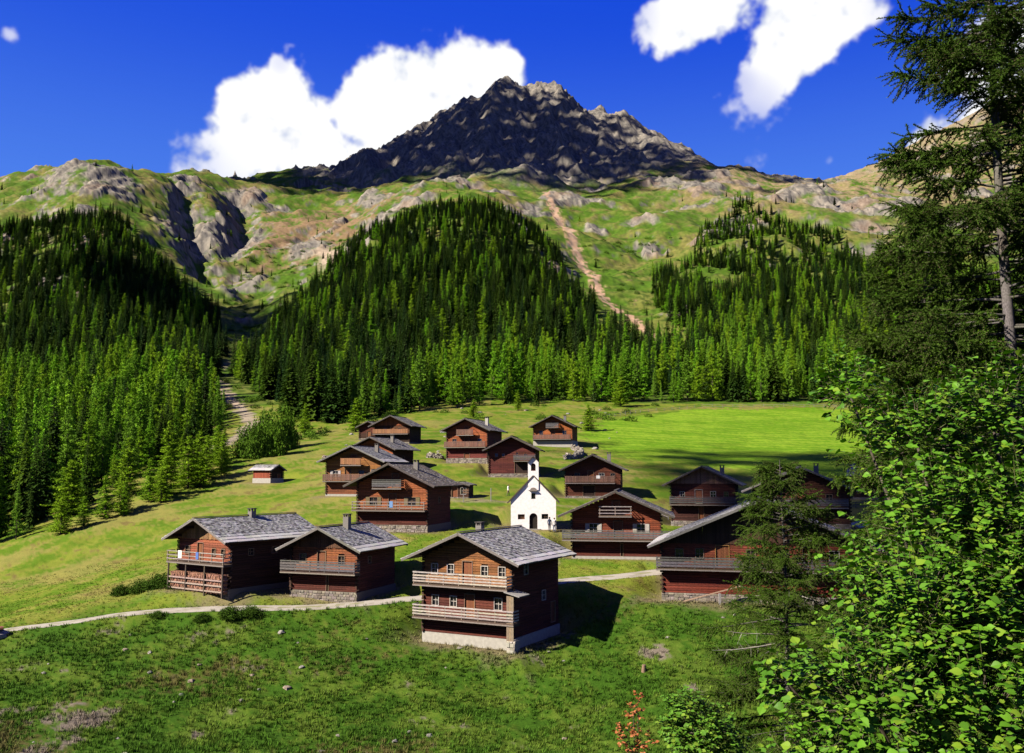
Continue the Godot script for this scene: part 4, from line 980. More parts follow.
func rubble(b: MB, lo: Vector3, hi: Vector3, tone: Color) -> void:      # a face of uneven stones along x, seen from +z
	var y := lo.y
	while y < hi.y - 0.05:
		var h := minf(rng.randf_range(0.18, 0.34), hi.y - y)
		var x := lo.x
		while x < hi.x - 0.02:
			var w := minf(rng.randf_range(0.22, 0.6), hi.x - x)
			var z := hi.z + rng.randf_range(-0.05, 0.05)
			var i := 0.02
			var col := jit(tone, 0.38)
			var a := [Vector3(x, y, hi.z - 0.06), Vector3(x + w, y, hi.z - 0.06), Vector3(x + w, y + h, hi.z - 0.06), Vector3(x, y + h, hi.z - 0.06)]
			var c := [Vector3(x + i, y + i, z), Vector3(x + w - i * 2, y + i, z), Vector3(x + w - i, y + h - i, z), Vector3(x + i, y + h - i * 2, z)]
			b.quad(c[0], c[1], c[2], c[3], col)
			for q in 4: b.quad(a[q], a[(q + 1) % 4], c[(q + 1) % 4], c[q], col)
			x += w
		y += h

func build_house(h: Dictionary) -> Node3D:
	var house := thing("chalet" if h.w > 6.0 else "wooden_hut", Vector3(h.x, h.y, -h.d), deg_to_rad(h.turn), h.label, "chalet" if h.w > 6.0 else "hut", "timber chalets of the hamlet" if h.w > 6.0 else "")
	if h.d < 85.0: house.set_meta("pale_frames", true)
	var hw: float = h.w / 2.0
	var p: float = deg_to_rad(h.pitch)
	var ridge: float = h.eave + hw * tan(p)
	# stone foot
	var b := MB.new()
	var plaster: bool = h.plinth == "plaster"
	var st := Color(0.40, 0.385, 0.36) if plaster else Color(0.36, 0.315, 0.28)
	b.box(Vector3(-hw - 0.1, -2.5, -h.l - 0.1), Vector3(hw + 0.1, h.base, 0.1), st if plaster else Color(0.26, 0.24, 0.21))
	if not plaster:
		rubble(b, Vector3(-hw - 0.12, -0.5, 0.1), Vector3(hw + 0.12, h.base, 0.16), st)
	part("stone_foot", b.mesh(), M.plaster if plaster else M.stone, house)
	# walls
	var front := Transform3D(Basis(), Vector3.ZERO)
	var right := Transform3D(Basis(Vector3(0, 0, -1), Vector3.UP, Vector3(1, 0, 0)), Vector3(hw, 0, -h.l / 2.0))
	var left := Transform3D(Basis(Vector3(0, 0, 1), Vector3.UP, Vector3(-1, 0, 0)), Vector3(-hw, 0, -h.l / 2.0))
	var back := Transform3D(Basis(Vector3(-1, 0, 0), Vector3.UP, Vector3(0, 0, -1)), Vector3(0, 0, -h.l))
	var boarded: bool = h.gable == "boards"
	var lt: Array = h.get("left", [])
	for w in [[front, hw, h.holes, 0], [back, hw, [], 0], [right, h.l / 2.0, h.side, 1], [left, h.l / 2.0, lt, 1]]:
		var m := MB.new()
		var gable: bool = w[3] == 0
		var top: float = ridge if gable and not boarded else h.eave
		log_panel(m, w[0], w[1], h.base, top, tan(p), h.eave if gable else 99.0, w[2], h.logs, h.upper if gable else h.logs, h.from)
		part("log_wall", m.mesh(), M.wood, house)
		for o: Array in w[2]: opening(house, w[0], o)
		if gable and boarded:
			var g := MB.new()
			board_panel(g, (w[0] as Transform3D).translated_local(Vector3(0, 0, 0.06)), hw + 0.1, h.eave - 0.12, func(x: float) -> float: return minf(ridge - absf(x) * tan(p), ridge) + 0.05, h.get("gtone", TAN))
			part("gable_boards", g.mesh(), M.board, house)
	if h.has("boarded"):
		var g := MB.new()
		var tall: float = h.eave + 0.05
		board_panel(g, left.translated_local(Vector3(0, 0, 0.05)), h.l / 2.0, h.base, func(_x: float) -> float: return tall, h.boarded)
		part("wall_boards", g.mesh(), M.board, house)
	# the boarded rooms inside
	var ins := MB.new()
	ins.box(Vector3(-hw + 0.16, h.base - 0.1, -h.l + 0.16), Vector3(hw - 0.16, h.eave + 0.2, -0.16), Color(0.20, 0.12, 0.07))
	part("inner_lining", ins.mesh(), M.wood, house)
	# crossed log ends at the corners
	var k := MB.new()
	var y: float = h.base + 0.02
	while y < h.eave - 0.2:
		for sg in [-1.0, 1.0]:
			k.box(Vector3(sg * hw - 0.09, y, -0.02), Vector3(sg * hw + 0.09, y + 0.17, 0.2 + rng.randf() * 0.06), jit(DARK * 1.5, 0.3))
			k.box(Vector3(sg * hw + (0.0 if sg > 0 else -0.24), y + 0.2, -0.12), Vector3(sg * hw + (0.24 if sg > 0 else 0.0), y + 0.38, 0.05), jit(DARK * 1.5, 0.3))
		y += 0.42
	part("log_ends", k.mesh(), M.wood, house).set_meta("kind", "stuff")
	roof_of(house, h)
	for q: Array in h.balconies: railing(house, 0.03, q[0], q[1], q[2], q[3], 1.05)
	if h.get("wing", false):                                 # boarded end of the lower balcony with its own little roof
		var m := MB.new()
		board_panel(m, Transform3D(Basis(), Vector3(hw + 0.36, 0, 1.0)), 0.34, h.base, func(_x: float) -> float: return 4.55, Color(0.42, 0.33, 0.22))
		part("end_boards", m.mesh(), M.board, house)
		var q := MB.new()
		q.boxt(Transform3D(Basis(Vector3(0, 0, 1), -0.22), Vector3(hw + 0.62, 4.72, 0.3)), Vector3(0.75, 0.04, 0.95), Color(0.36, 0.35, 0.36))
		part("end_roof", q.mesh(), M.grey_wood, house)
		var k2 := MB.new()
		rubble(k2, Vector3(hw + 0.05, -0.6, 1.0), Vector3(hw + 0.85, 0.9, 1.06), Color(0.5, 0.47, 0.43))
		k2.box(Vector3(hw + 0.06, -0.6, 0.2), Vector3(hw + 0.84, 0.92, 1.0), Color(0.5, 0.47, 0.43))
		part("end_plinth", k2.mesh(), M.stone, house)
	if h.get("posts", false):
		for x in [-4.3, -1.5, 1.4, 4.1]:
			var m := MB.new()
			m.beam(Vector3(x, -0.4, 0.95), Vector3(x, 2.58, 0.95), 0.13, 0.13, jit(Color(0.13, 0.10, 0.08), 0.1))
			part("balcony_prop", m.mesh(), M.board, house)
	return house

func build_village() -> void:
	for h: Dictionary in HOUSES: build_house(h)

# ------------------------------------------------------------------ chapel
func build_church() -> void:
	var c := thing("chapel", Vector3(2.75, CHURCH_Y, -118.0), deg_to_rad(-2.0), "small whitewashed chapel with a slim open belfry and arched door", "chapel")
	var hw := 2.9
	var wall := 3.7
	var apex := 6.75
	var comb := CSGCombiner3D.new()
	comb.name = "plastered_wall"
	c.add_child(comb)
	var body := CSGPolygon3D.new()
	body.polygon = PackedVector2Array([Vector2(-hw, -1.5), Vector2(-hw, wall), Vector2(0, apex), Vector2(hw, wall), Vector2(hw, -1.5)])
	body.depth = 7.0
	comb.add_child(body)
	var tower := CSGPolygon3D.new()
	tower.polygon = PackedVector2Array([Vector2(-0.68, 5.0), Vector2(-0.68, 8.55), Vector2(0, 9.25), Vector2(0.68, 8.55), Vector2(0.68, 5.0)])
	tower.depth = 0.95
	tower.position.z = 0.12
	comb.add_child(tower)
	var arch := func(x: float, y0: float, w: float, h: float) -> PackedVector2Array:
		var p := PackedVector2Array([Vector2(x + w, y0), Vector2(x - w, y0)])
		for i in 11:
			var a := PI - PI * i / 10.0
			p.append(Vector2(x + w * cos(a), y0 + h - w + w * sin(a)))
		return p
	for q in [[arch.call(0.0, -0.05, 0.52, 2.1), 0.35, 0.25], [arch.call(0.0, 7.45, 0.30, 0.98), 2.0, 0.5], [PackedVector2Array([Vector2(-2.0, 1.25), Vector2(-2.0, 1.9), Vector2(-1.12, 1.9), Vector2(-1.12, 1.25)]), 0.3, 0.25], [PackedVector2Array([Vector2(1.05, 1.3), Vector2(1.05, 1.95), Vector2(1.9, 1.95), Vector2(1.9, 1.3)]), 0.3, 0.25], [PackedVector2Array([Vector2(-0.27, 3.85), Vector2(-0.27, 4.6), Vector2(0.27, 4.6), Vector2(0.27, 3.85)]), 0.3, 0.25]]:
		var cut := CSGPolygon3D.new()
		cut.polygon = q[0]
		cut.depth = q[1] + 0.4
		cut.position.z = 0.4
		cut.operation = CSGShape3D.OPERATION_SUBTRACTION
		if q[1] > 1.0:
			cut.position.z = 1.0
			cut.depth = 4.0
		comb.add_child(cut)
	comb.material_override = M.white_wall
	for sg: float in [-1.0, 1.0]:
		var b := MB.new()
		var p := atan2(apex - wall, hw)
		var xs := Vector3(sg * cos(p), -sin(p), 0)
		var up := Vector3(sg * sin(p), cos(p), 0)
		var reach := (hw + 0.45) / cos(p)
		b.boxt(Transform3D(Basis(xs if sg > 0 else -xs, up, Vector3(0, 0, 1)), Vector3(0, apex + 0.11, 0) + xs * (reach / 2.0 + (0.02 if sg > 0 else 0.02)) + Vector3(0, 0, -3.45)), Vector3(reach / 2.0, 0.07, 3.65), Color(0.12, 0.085, 0.07))
		part("roof", b.mesh(), M.shingle, c)
		var r := MB.new()
		r.boxt(Transform3D(Basis(xs if sg > 0 else -xs, up, Vector3(0, 0, 1)), Vector3(0, 9.33, -0.36) + xs * 0.55), Vector3(0.58, 0.04, 0.72), Color(0.11, 0.07, 0.06))
		part("belfry_roof", r.mesh(), M.shingle, c)
	var d := MB.new()
	d.box(Vector3(-0.53, -0.1, -0.32), Vector3(0.53, 2.1, -0.26), Color(0.035, 0.025, 0.02))
	part("door", d.mesh(), M.board, c)
	var ci := 0
	for q in [[-1.56, 1.57, 0.46, 0.34], [1.47, 1.62, 0.44, 0.34], [0.0, 4.22, 0.28, 0.39]]:
		var w := MB.new()
		w.box(Vector3(q[0] - q[2], q[1] - q[3], -0.28), Vector3(q[0] + q[2], q[1] + q[3], -0.22), Color(0.22, 0.10, 0.05) if ci == 0 else Color(0.025, 0.025, 0.03))
		var o := part("window", w.mesh(), M.pane if ci else M.board, c)
		var g := MB.new()
		g.box(Vector3(q[0] - 0.02, q[1] - q[3], -0.215), Vector3(q[0] + 0.02, q[1] + q[3], -0.17), Color(0.16, 0.10, 0.07))
		g.box(Vector3(q[0] - q[2], q[1] - 0.02, -0.212), Vector3(q[0] + q[2], q[1] + 0.02, -0.173), Color(0.16, 0.10, 0.07))
		part("glazing_bars", g.mesh(), M.grey_wood, o)
		ci += 1
	var bell := MB.new()
	var prof := [[0.02, 8.2], [0.08, 8.18], [0.11, 8.05], [0.13, 7.92], [0.2, 7.76], [0.0, 7.8]]
	for i in prof.size() - 1:
		bell.tube(Vector3(0, prof[i + 1][1], -0.35), Vector3(0, prof[i][1], -0.35), prof[i + 1][0], prof[i][0], 12, Color(0.10, 0.075, 0.04))
	part("bell", bell.mesh(), M.metal, c)
	var led := MB.new()
	for i in 8:
		var a := PI * i / 8.0
		var a2 := PI * (i + 1) / 8.0
		led.quad(Vector3(-cos(a) * 0.42, 5.0 + sin(a) * 0.32, 0.14), Vector3(-cos(a) * 0.42, 4.97, 0.14), Vector3(-cos(a2) * 0.42, 4.97, 0.14), Vector3(-cos(a2) * 0.42, 5.0 + sin(a2) * 0.32, 0.14), Color(0.36, 0.30, 0.27))
	led.box(Vector3(-0.5, 4.86, 0.0), Vector3(0.5, 4.97, 0.3), Color(0.34, 0.29, 0.26))
	part("belfry_corbel", led.mesh(), M.stone, c)
	var stp := MB.new()
	stp.box(Vector3(-0.9, -0.5, 0.0), Vector3(0.9, 0.06, 0.8), Color(0.40, 0.38, 0.35))
	part("door_step", stp.mesh(), M.stone, c)
# ------------------------------------------------------------------ clouds above and behind the viewer, whose shadows lie on the hills
func build_overhead_clouds() -> void:
	cloud(Vector3(-110, 640, -1640), 1800.0, Vector3(470, 90, 520), 1, 4600, 10.5)
	cloud(Vector3(-300, 470, -1600), 1800.0, Vector3(330, 60, 130), 2, 1100, 10.5)
	cloud(Vector3(84, 12, -136), 900.0, Vector3(62, 26, 116), 3, 760, 4.0)
	cloud(Vector3(-262, 170, -660), 1300.0, Vector3(62, 40, 120), 4, 420, 6.5)

func cloud(over: Vector3, away: float, size: Vector3, sd: int, many: int, puff: float) -> void:   # broken cloud: a heap of puffs with the sun coming through the gaps
	var r := RandomNumberGenerator.new()
	r.seed = sd
	var f := noise(1.0 / (size.x * 0.5), 3, FastNoiseLite.TYPE_SIMPLEX_SMOOTH, FastNoiseLite.FRACTAL_FBM, 60 + sd)
	var ball := SphereMesh.new()
	ball.radial_segments = 7
	ball.rings = 3
	ball.radius = 1.0
	ball.height = 2.0
	var arr := ball.get_mesh_arrays()
	var bv: PackedVector3Array = arr[Mesh.ARRAY_VERTEX]
	var bk: PackedInt32Array = arr[Mesh.ARRAY_INDEX]
	var v := PackedVector3Array()
	var n := PackedVector3Array()
	var k := PackedInt32Array()
	for q in many:
		var u := Vector3(r.randf_range(-1, 1), r.randf_range(-1, 1), r.randf_range(-1, 1))
		while u.length() > 1.0 + 0.5 * f.get_noise_3dv(u * size): u = Vector3(r.randf_range(-1, 1), r.randf_range(-1, 1), r.randf_range(-1, 1))
		var rad := puff * r.randf_range(0.6, 1.25) * (1.2 - 0.4 * u.length())
		var i0 := v.size()
		for p in bv:
			v.append(u * size + p * rad * (1.0 + 0.35 * sin(p.x * 3.0 + q) * cos(p.z * 2.5 - q)))
			n.append(p)
		for i in bk: k.append(i0 + i)
	var a := []
	a.resize(Mesh.ARRAY_MAX)
	a[Mesh.ARRAY_VERTEX] = v
	a[Mesh.ARRAY_NORMAL] = n
	a[Mesh.ARRAY_INDEX] = k
	var m := ArrayMesh.new()
	m.add_surface_from_arrays(Mesh.PRIMITIVE_TRIANGLES, a)
	var o := part("cloud", m, M.cloud, self)
	o.position = over + TO_SUN.normalized() * away
	tag(o, ["", "broad white cumulus cloud above the valley, shading the peak", "long white cloud bank above the valley, shading the ridge left of the peak", "small white cumulus cloud shading the right edge of the hamlet", "small white cumulus cloud shading the wooded left hill"][sd], "cloud", "clouds overhead", "stuff")

# ------------------------------------------------------------------ conifers
func spruce_meshes(r: RandomNumberGenerator, deep: Color, fresh: Color) -> Array:
	var b := MB.new()
	var tall := 18.0
	var y := r.randf_range(0.5, 1.3)
	var wide := r.randf_range(2.7, 4.0)
	var bow := r.randf_range(0.65, 1.05)
	while y < tall - 0.15:
		var t := y / tall
		var rad := wide * pow(1.0 - t, bow) * r.randf_range(0.62, 1.18) + 0.10
		var n := int(lerpf(11.0, 5.0, t))
		var turn := r.randf() * TAU
		for i in n:
			var a := turn + TAU * i / n + r.randf_range(-0.3, 0.3)
			var len := rad * r.randf_range(0.7, 1.15)
			var out := Vector3(cos(a), 0, sin(a))
			var side := Vector3(-sin(a), 0, cos(a))
			var drop := len * r.randf_range(0.22, 0.48)
			var root := Vector3(0, y + r.randf_range(-0.15, 0.15), 0)
			var tip := root + out * len - Vector3(0, drop, 0)
			var mid := root + out * len * 0.55 - Vector3(0, drop * 0.35, 0)
			var g := r.randf()
			var col := deep.lerp(fresh, g)
			var w := len * 0.20 + 0.05
			b.tri(root + out * len * 0.15, mid + side * w, tip, col)
			b.tri(root + out * len * 0.15, tip, mid - side * w, col)
			for k in 3:
				var f := 0.35 + 0.28 * k + r.randf_range(-0.06, 0.06)
				var base := root.lerp(mid, f / 0.55) if f < 0.55 else mid.lerp(tip, (f - 0.55) / 0.45)
				for sg: float in [-1.0, 1.0]:
					var reach := (0.30 * len * (1.25 - f) + 0.16) * r.randf_range(0.7, 1.3)
					var q := base + (out * 0.65 + side * sg).normalized() * reach - Vector3(0, reach * r.randf_range(0.3, 0.85), 0)
					b.tri(base - out * 0.09, base + out * 0.12, q, col * r.randf_range(0.8, 1.25))
		y += lerpf(0.52, 0.30, t) * r.randf_range(0.8, 1.2)
	b.tri(Vector3(-0.07, tall - 0.6, 0), Vector3(0.07, tall - 0.6, 0), Vector3(0, tall + 0.3, 0), Color(0.03, 0.06, 0.015))
	b.tri(Vector3(0, tall - 0.6, -0.07), Vector3(0, tall - 0.6, 0.07), Vector3(0, tall + 0.3, 0), Color(0.03, 0.06, 0.015))
	var t2 := MB.new()
	t2.tube(Vector3(0, -0.8, 0), Vector3(0, tall * 0.5, 0), 0.24, 0.13, 7, Color(0.10, 0.075, 0.055))
	t2.tube(Vector3(0, tall * 0.5, 0), Vector3(0, tall - 0.3, 0), 0.13, 0.02, 6, Color(0.10, 0.075, 0.055))
	return [b.mesh(), t2.mesh()]

func larch_meshes(r: RandomNumberGenerator, deep: Color, fresh: Color) -> Array:
	var b := MB.new()
	var t2 := MB.new()
	var tall := 16.0
	var bark := Color(0.13, 0.10, 0.08)
	var y := r.randf_range(0.6, 1.6)
	var wide := r.randf_range(2.3, 3.5)
	var bow := r.randf_range(0.6, 0.95)
	while y < tall - 0.1:
		var t := y / tall
		var rad := wide * pow(1.0 - t, bow) * r.randf_range(0.6, 1.2) + 0.12
		var n := int(lerpf(8.0, 4.0, t))
		for i in n:
			var a := r.randf() * TAU
			var len := rad * r.randf_range(0.6, 1.15)
			var out := Vector3(cos(a), r.randf_range(-0.12, 0.28), sin(a))
			var root := Vector3(0, y + r.randf_range(-0.2, 0.2), 0)
			var tip := root + out * len
			if len > 0.8: t2.tube(root, root.lerp(tip, 0.8), 0.035, 0.012, 3, bark)
			var col := deep.lerp(fresh, r.randf())
			var m := maxi(14, int(len * 34.0))
			for k in m:
				var f := lerpf(0.18, 1.05, (k + r.randf()) / m)
				var c := root.lerp(tip, f) + Vector3(r.randf_range(-1, 1), r.randf_range(-1.3, 0.5), r.randf_range(-1, 1)) * 0.24
				var s := r.randf_range(0.13, 0.27)
				var u := Vector3(r.randf_range(-1, 1), r.randf_range(-0.5, 0.5), r.randf_range(-1, 1)).normalized()
				var v := Vector3(r.randf_range(-1, 1), r.randf_range(-1.2, 0.2), r.randf_range(-1, 1)).normalized()
				b.tri(c - u * s * 0.6, c + u * s * 0.6, c + v * s * 1.2, col * r.randf_range(0.75, 1.25))
		y += lerpf(0.62, 0.34, t) * r.randf_range(0.8, 1.2)
	t2.tube(Vector3(0, -0.8, 0), Vector3(0, tall * 0.5, 0), 0.21, 0.11, 7, bark)
	t2.tube(Vector3(0, tall * 0.5, 0), Vector3(0, tall, 0), 0.11, 0.015, 5, bark)
	return [b.mesh(), t2.mesh()]

# needle colours of six kinds of spruce, blue-green to yellow-green, and of six larches
const NEEDLES := [[Color(0.018, 0.050, 0.016), Color(0.034, 0.080, 0.024)], [Color(0.020, 0.052, 0.010), Color(0.042, 0.092, 0.015)], [Color(0.024, 0.058, 0.010), Color(0.050, 0.104, 0.016)], [Color(0.030, 0.064, 0.009), Color(0.060, 0.116, 0.015)], [Color(0.026, 0.050, 0.014), Color(0.048, 0.090, 0.020)], [Color(0.034, 0.072, 0.008), Color(0.072, 0.130, 0.014)], [Color(0.090, 0.225, 0.014), Color(0.185, 0.380, 0.026)], [Color(0.110, 0.255, 0.012), Color(0.225, 0.430, 0.022)], [Color(0.130, 0.280, 0.012), Color(0.260, 0.460, 0.022)], [Color(0.100, 0.225, 0.018), Color(0.190, 0.370, 0.032)], [Color(0.150, 0.290, 0.012), Color(0.280, 0.460, 0.022)], [Color(0.095, 0.265, 0.012), Color(0.205, 0.450, 0.022)]]
var trees := []            # [kind, variant, position, scale, turn]
const EDGE_LARCHES := [[-74.0, 151.0, 6.0], [-70.0, 158.0, 7.5], [-68.5, 161.0, 7.0], [-66.0, 167.0, 8.0], [-64.5, 171.0, 8.5], [-63.0, 178.0, 10.0], [-61.5, 184.0, 9.0], [-65.0, 190.0, 9.0], [-65.5, 203.0, 8.0], [-71.5, 153.5, 5.0], [-67.0, 158.5, 5.5], [-63.5, 166.0, 6.0], [-60.5, 178.0, 7.0], [-59.5, 187.0, 7.0], [-61.0, 193.0, 8.5], [-63.5, 198.0, 7.0], [-74.0, 176.0, 11.0], [-70.0, 186.0, 12.0], [-80.0, 166.0, 10.0], [-12.5, 296.0, 6.0], [22.0, 262.0, 7.5], [40.0, 333.0, 11.0], [2.0, 318.0, 7.0], [-46.0, 268.0, 10.0], [-61.0, 268.0, 9.0]]

func in_wood(x: float, d: float, sp: float, wood: String, r: RandomNumberGenerator) -> void:
	var sh: PackedVector2Array = wood_shapes[wood]
	var lo := Vector2(1e9, 1e9)
	var hi := -lo
	for p in sh:
		lo = lo.min(p)
		hi = hi.max(p)
	var z := lo.y
	while z < hi.y:
		var xx := lo.x
		while xx < hi.x:
			var q := Vector2(xx + r.randf_range(-0.5, 0.5) * sp, z + r.randf_range(-0.5, 0.5) * sp)
			xx += sp
			var ragged: float = 9.0 * N.patch.get_noise_2d(q.x * 0.6, q.y * 0.6)
			if absf(q.x) > 0.72 * (q.y + 20.0) or not Geometry2D.is_point_in_polygon(q + Vector2(ragged, ragged * 0.6), sh): continue
			var gap: float = N.wide.get_noise_2d(q.x * 1.7 + 300.0, q.y * 1.7) + 0.6 * N.patch.get_noise_2d(q.x, q.y)
			var larch := 0.2
			var tall := lerpf(7.0, 23.0, pow(r.randf(), 0.8))
			match wood:
				"left_band":
					larch = 0.78
					tall = lerpf(9.0, 26.0, pow(r.randf(), 0.8))
					tall *= lerpf(0.38, 1.0, smoothstep(-70.0, -104.0, q.x + 0.22 * maxf(q.y - 230.0, 0.0)))
					if line_gap(q.x, q.y, STREAM) < 8.0: continue
				"left_hill":
					larch = 0.16
					tall *= lerpf(1.0, 0.75, smoothstep(600.0, 900.0, q.y))
					if gap > 0.36: continue
				"spur":
					larch = 0.16 + 0.68 * smoothstep(450.0, 370.0, q.y) * smoothstep(-60.0, 0.0, q.x)
					tall *= lerpf(1.0, 0.72, smoothstep(600.0, 950.0, q.y))
					if gap > 0.34 or line_gap(q.x, q.y, GULLY) < 11.0 or line_gap(q.x, q.y, STREAM) < 12.0: continue
				"right":
					larch = 0.28 + 0.5 * smoothstep(500.0, 380.0, q.y)
					tall *= lerpf(1.0, 0.68, smoothstep(600.0, 950.0, q.y))
					if gap > lerpf(0.55, 0.16, smoothstep(450.0, 850.0, q.y)) or line_gap(q.x, q.y, GULLY) < 12.0: continue
			plant(q.x, q.y, "larch" if r.randf() < larch else "spruce", tall, r)
		z += sp

func plant(x: float, d: float, kind: String, tall: float, r: RandomNumberGenerator, broad := 1.0) -> void:
	var k := tall / (16.0 if kind == "larch" else 18.0)
	var b := broad * r.randf_range(0.72, 1.3)
	trees.append([kind, (2 + 2 * (r.randi() % 2)) if broad > 1.2 else r.randi() % 6, spot(x, d), Vector3(k * b * r.randf_range(0.88, 1.12), k, k * b * r.randf_range(0.88, 1.12)), r.randf() * TAU, 0.0])

func place_of(x: float, d: float) -> String:
	var p := Vector2(x, d)
	if d < 300.0 and x > -60.0: return "standing alone near the upper chalets"
	if d < 215.0 and x > -76.0: return "at the edge of the hay hut meadow"
	if Geometry2D.is_point_in_polygon(p, wood_shapes.left_band): return "in the wood bordering the hay hut meadow"
	if Geometry2D.is_point_in_polygon(p, wood_shapes.left_hill): return "on the wooded hill across the stream from the hay hut"
	if Geometry2D.is_point_in_polygon(p, wood_shapes.spur): return "on the wooded spur under the peak"
	if Geometry2D.is_point_in_polygon(p, wood_shapes.right): return "on the rocky slope above the mown field"
	return "on the open slopes above the woods"

func build_forest() -> void:
	var r := RandomNumberGenerator.new()
	r.seed = 404
	in_wood(0, 0, 5.5, "left_band", r)
	in_wood(0, 0, 5.9, "left_hill", r)
	in_wood(0, 0, 5.6, "spur", r)
	in_wood(0, 0, 6.0, "right", r)
	for e: Array in EDGE_LARCHES: plant(e[0], e[1], "larch", e[2], r, 1.75)
	for i in 900:                                        # single trees on the open slopes above the woods
		var d := r.randf_range(480.0, 1250.0)
		var x := r.randf_range(-0.62, 0.60) * d
		if N.wide.get_noise_2d(x * 1.3, d * 1.3 + 70.0) < 0.10 + 0.15 * smoothstep(900.0, 1250.0, d): continue
		if line_gap(x, d, GULLY) < 14.0: continue
		plant(x, d, "spruce" if r.randf() < 0.7 else "larch", r.randf_range(5.0, 11.0), r)
	# how much of each tree can be seen from the hamlet's far side, nearest first
	trees.sort_custom(func(a: Array, b: Array) -> bool: return a[2].z > b[2].z)
	var sky_line := PackedFloat32Array()
	sky_line.resize(700)
	sky_line.fill(-9.0)
	for t: Array in trees:
		var p: Vector3 = t[2]
		var d := -p.z
		var tall: float = t[3].y * (16.0 if t[0] == "larch" else 18.0)
		var u := (p.x / d + 0.7) * 500.0
		if u < 66.0 or u > 634.0: continue
		var half := maxf(2.2 * t[3].x / d * 500.0, 0.5)
		var seen := 0.0
		for i in range(int(u - half), int(u + half) + 1):
			var f := clampf(1.0 - absf(i + 0.5 - u) / (half + 0.5), 0.15, 1.0)
			var top := (p.y + tall * f - EYE) / d
			var foot := (p.y - EYE) / d
			seen += maxf(0.0, top - maxf(foot, sky_line[i]))
			sky_line[i] = maxf(sky_line[i], lerpf(foot, top, 0.9))
		t[5] = seen
	for kind: String in ["spruce", "larch"]:
		var shapes := []
		for i in 6: shapes.append(spruce_meshes(r, NEEDLES[i][0], NEEDLES[i][1]) if kind == "spruce" else larch_meshes(r, NEEDLES[6 + i][0], NEEDLES[6 + i][1]))
		var some := trees.filter(func(t: Array) -> bool: return t[0] == kind)
		some.sort_custom(func(a: Array, b: Array) -> bool: return a[5] > b[5])
		var leaf: Material = M.spruce if kind == "spruce" else M.larch
		for i in mini(300, some.size()):
			var t: Array = some[i]
			var where := place_of(t[2].x, -t[2].z)
			var size := "tall " if t[3].y > 1.15 else ("small " if t[3].y < 0.62 else "")
			var o := thing(kind + "_tree", t[2], t[4], size + ("dark green pointed spruce " if kind == "spruce" else "light green feathery larch ") + where, "tree", size + kind + " trees " + where)
			o.scale = t[3]
			part("trunk", shapes[t[1]][1], M.bark, o)
			part("crown", shapes[t[1]][0], leaf, o)
		var rest := Node3D.new()
		rest.name = kind + "_forest"
		add_child(rest)
		tag(rest, "mass of dark spruces covering the mountain slopes" if kind == "spruce" else "mass of light green larches scattered among the spruces", "forest", "", "stuff")
		for v in 6:
			for which in 2:
				var mm := MultiMesh.new()
				mm.transform_format = MultiMesh.TRANSFORM_3D
				mm.mesh = shapes[v][which]
				var list := []
				for i in range(300, some.size()):
					if some[i][1] == v: list.append(some[i])
				mm.instance_count = list.size()
				for i in list.size():
					mm.set_instance_transform(i, Transform3D(Basis(Vector3.UP, list[i][4]).scaled_local(list[i][3]), list[i][2]))
				var mi := MultiMeshInstance3D.new()
				mi.name = "crowns" if which == 0 else "trunks"
				mi.multimesh = mm
				mi.material_override = leaf if which == 0 else M.bark
				rest.add_child(mi, true)
				mi.set_meta("kind", "stuff")
	print("trees ", trees.size())
# ------------------------------------------------------------------ trees and shrubs near the viewer
func twig_mesh(r: RandomNumberGenerator, len: float, green: Color) -> ArrayMesh:      # a hanging larch twig with its needle tufts
	var b := MB.new()
	var p := Vector3.ZERO
	var dir := Vector3(0, -0.08, 1).normalized()
	var n := 9
	var step := len / n
	for i in n:
		dir = (dir + Vector3(r.randf_range(-0.14, 0.14), -0.055, 0)).normalized()
		var q := p + dir * step
		b.beam(p, q, 0.010, 0.010, Color(0.11, 0.085, 0.06))
		for k in 3:
			var c := p.lerp(q, (k + r.randf()) / 3.0)
			var col := green * r.randf_range(0.65, 1.4)
			for t in 4:
				var u := Vector3(r.randf_range(-1, 1), r.randf_range(-0.6, 1), r.randf_range(-0.6, 1)).normalized()
				var w := u.cross(Vector3(r.randf_range(-1, 1), r.randf_range(-1, 1), r.randf_range(-1, 1))).normalized() * r.randf_range(0.010, 0.017)
				b.tri(c - w, c + w, c + u * r.randf_range(0.035, 0.075), col)
		p = q
	return b.mesh()

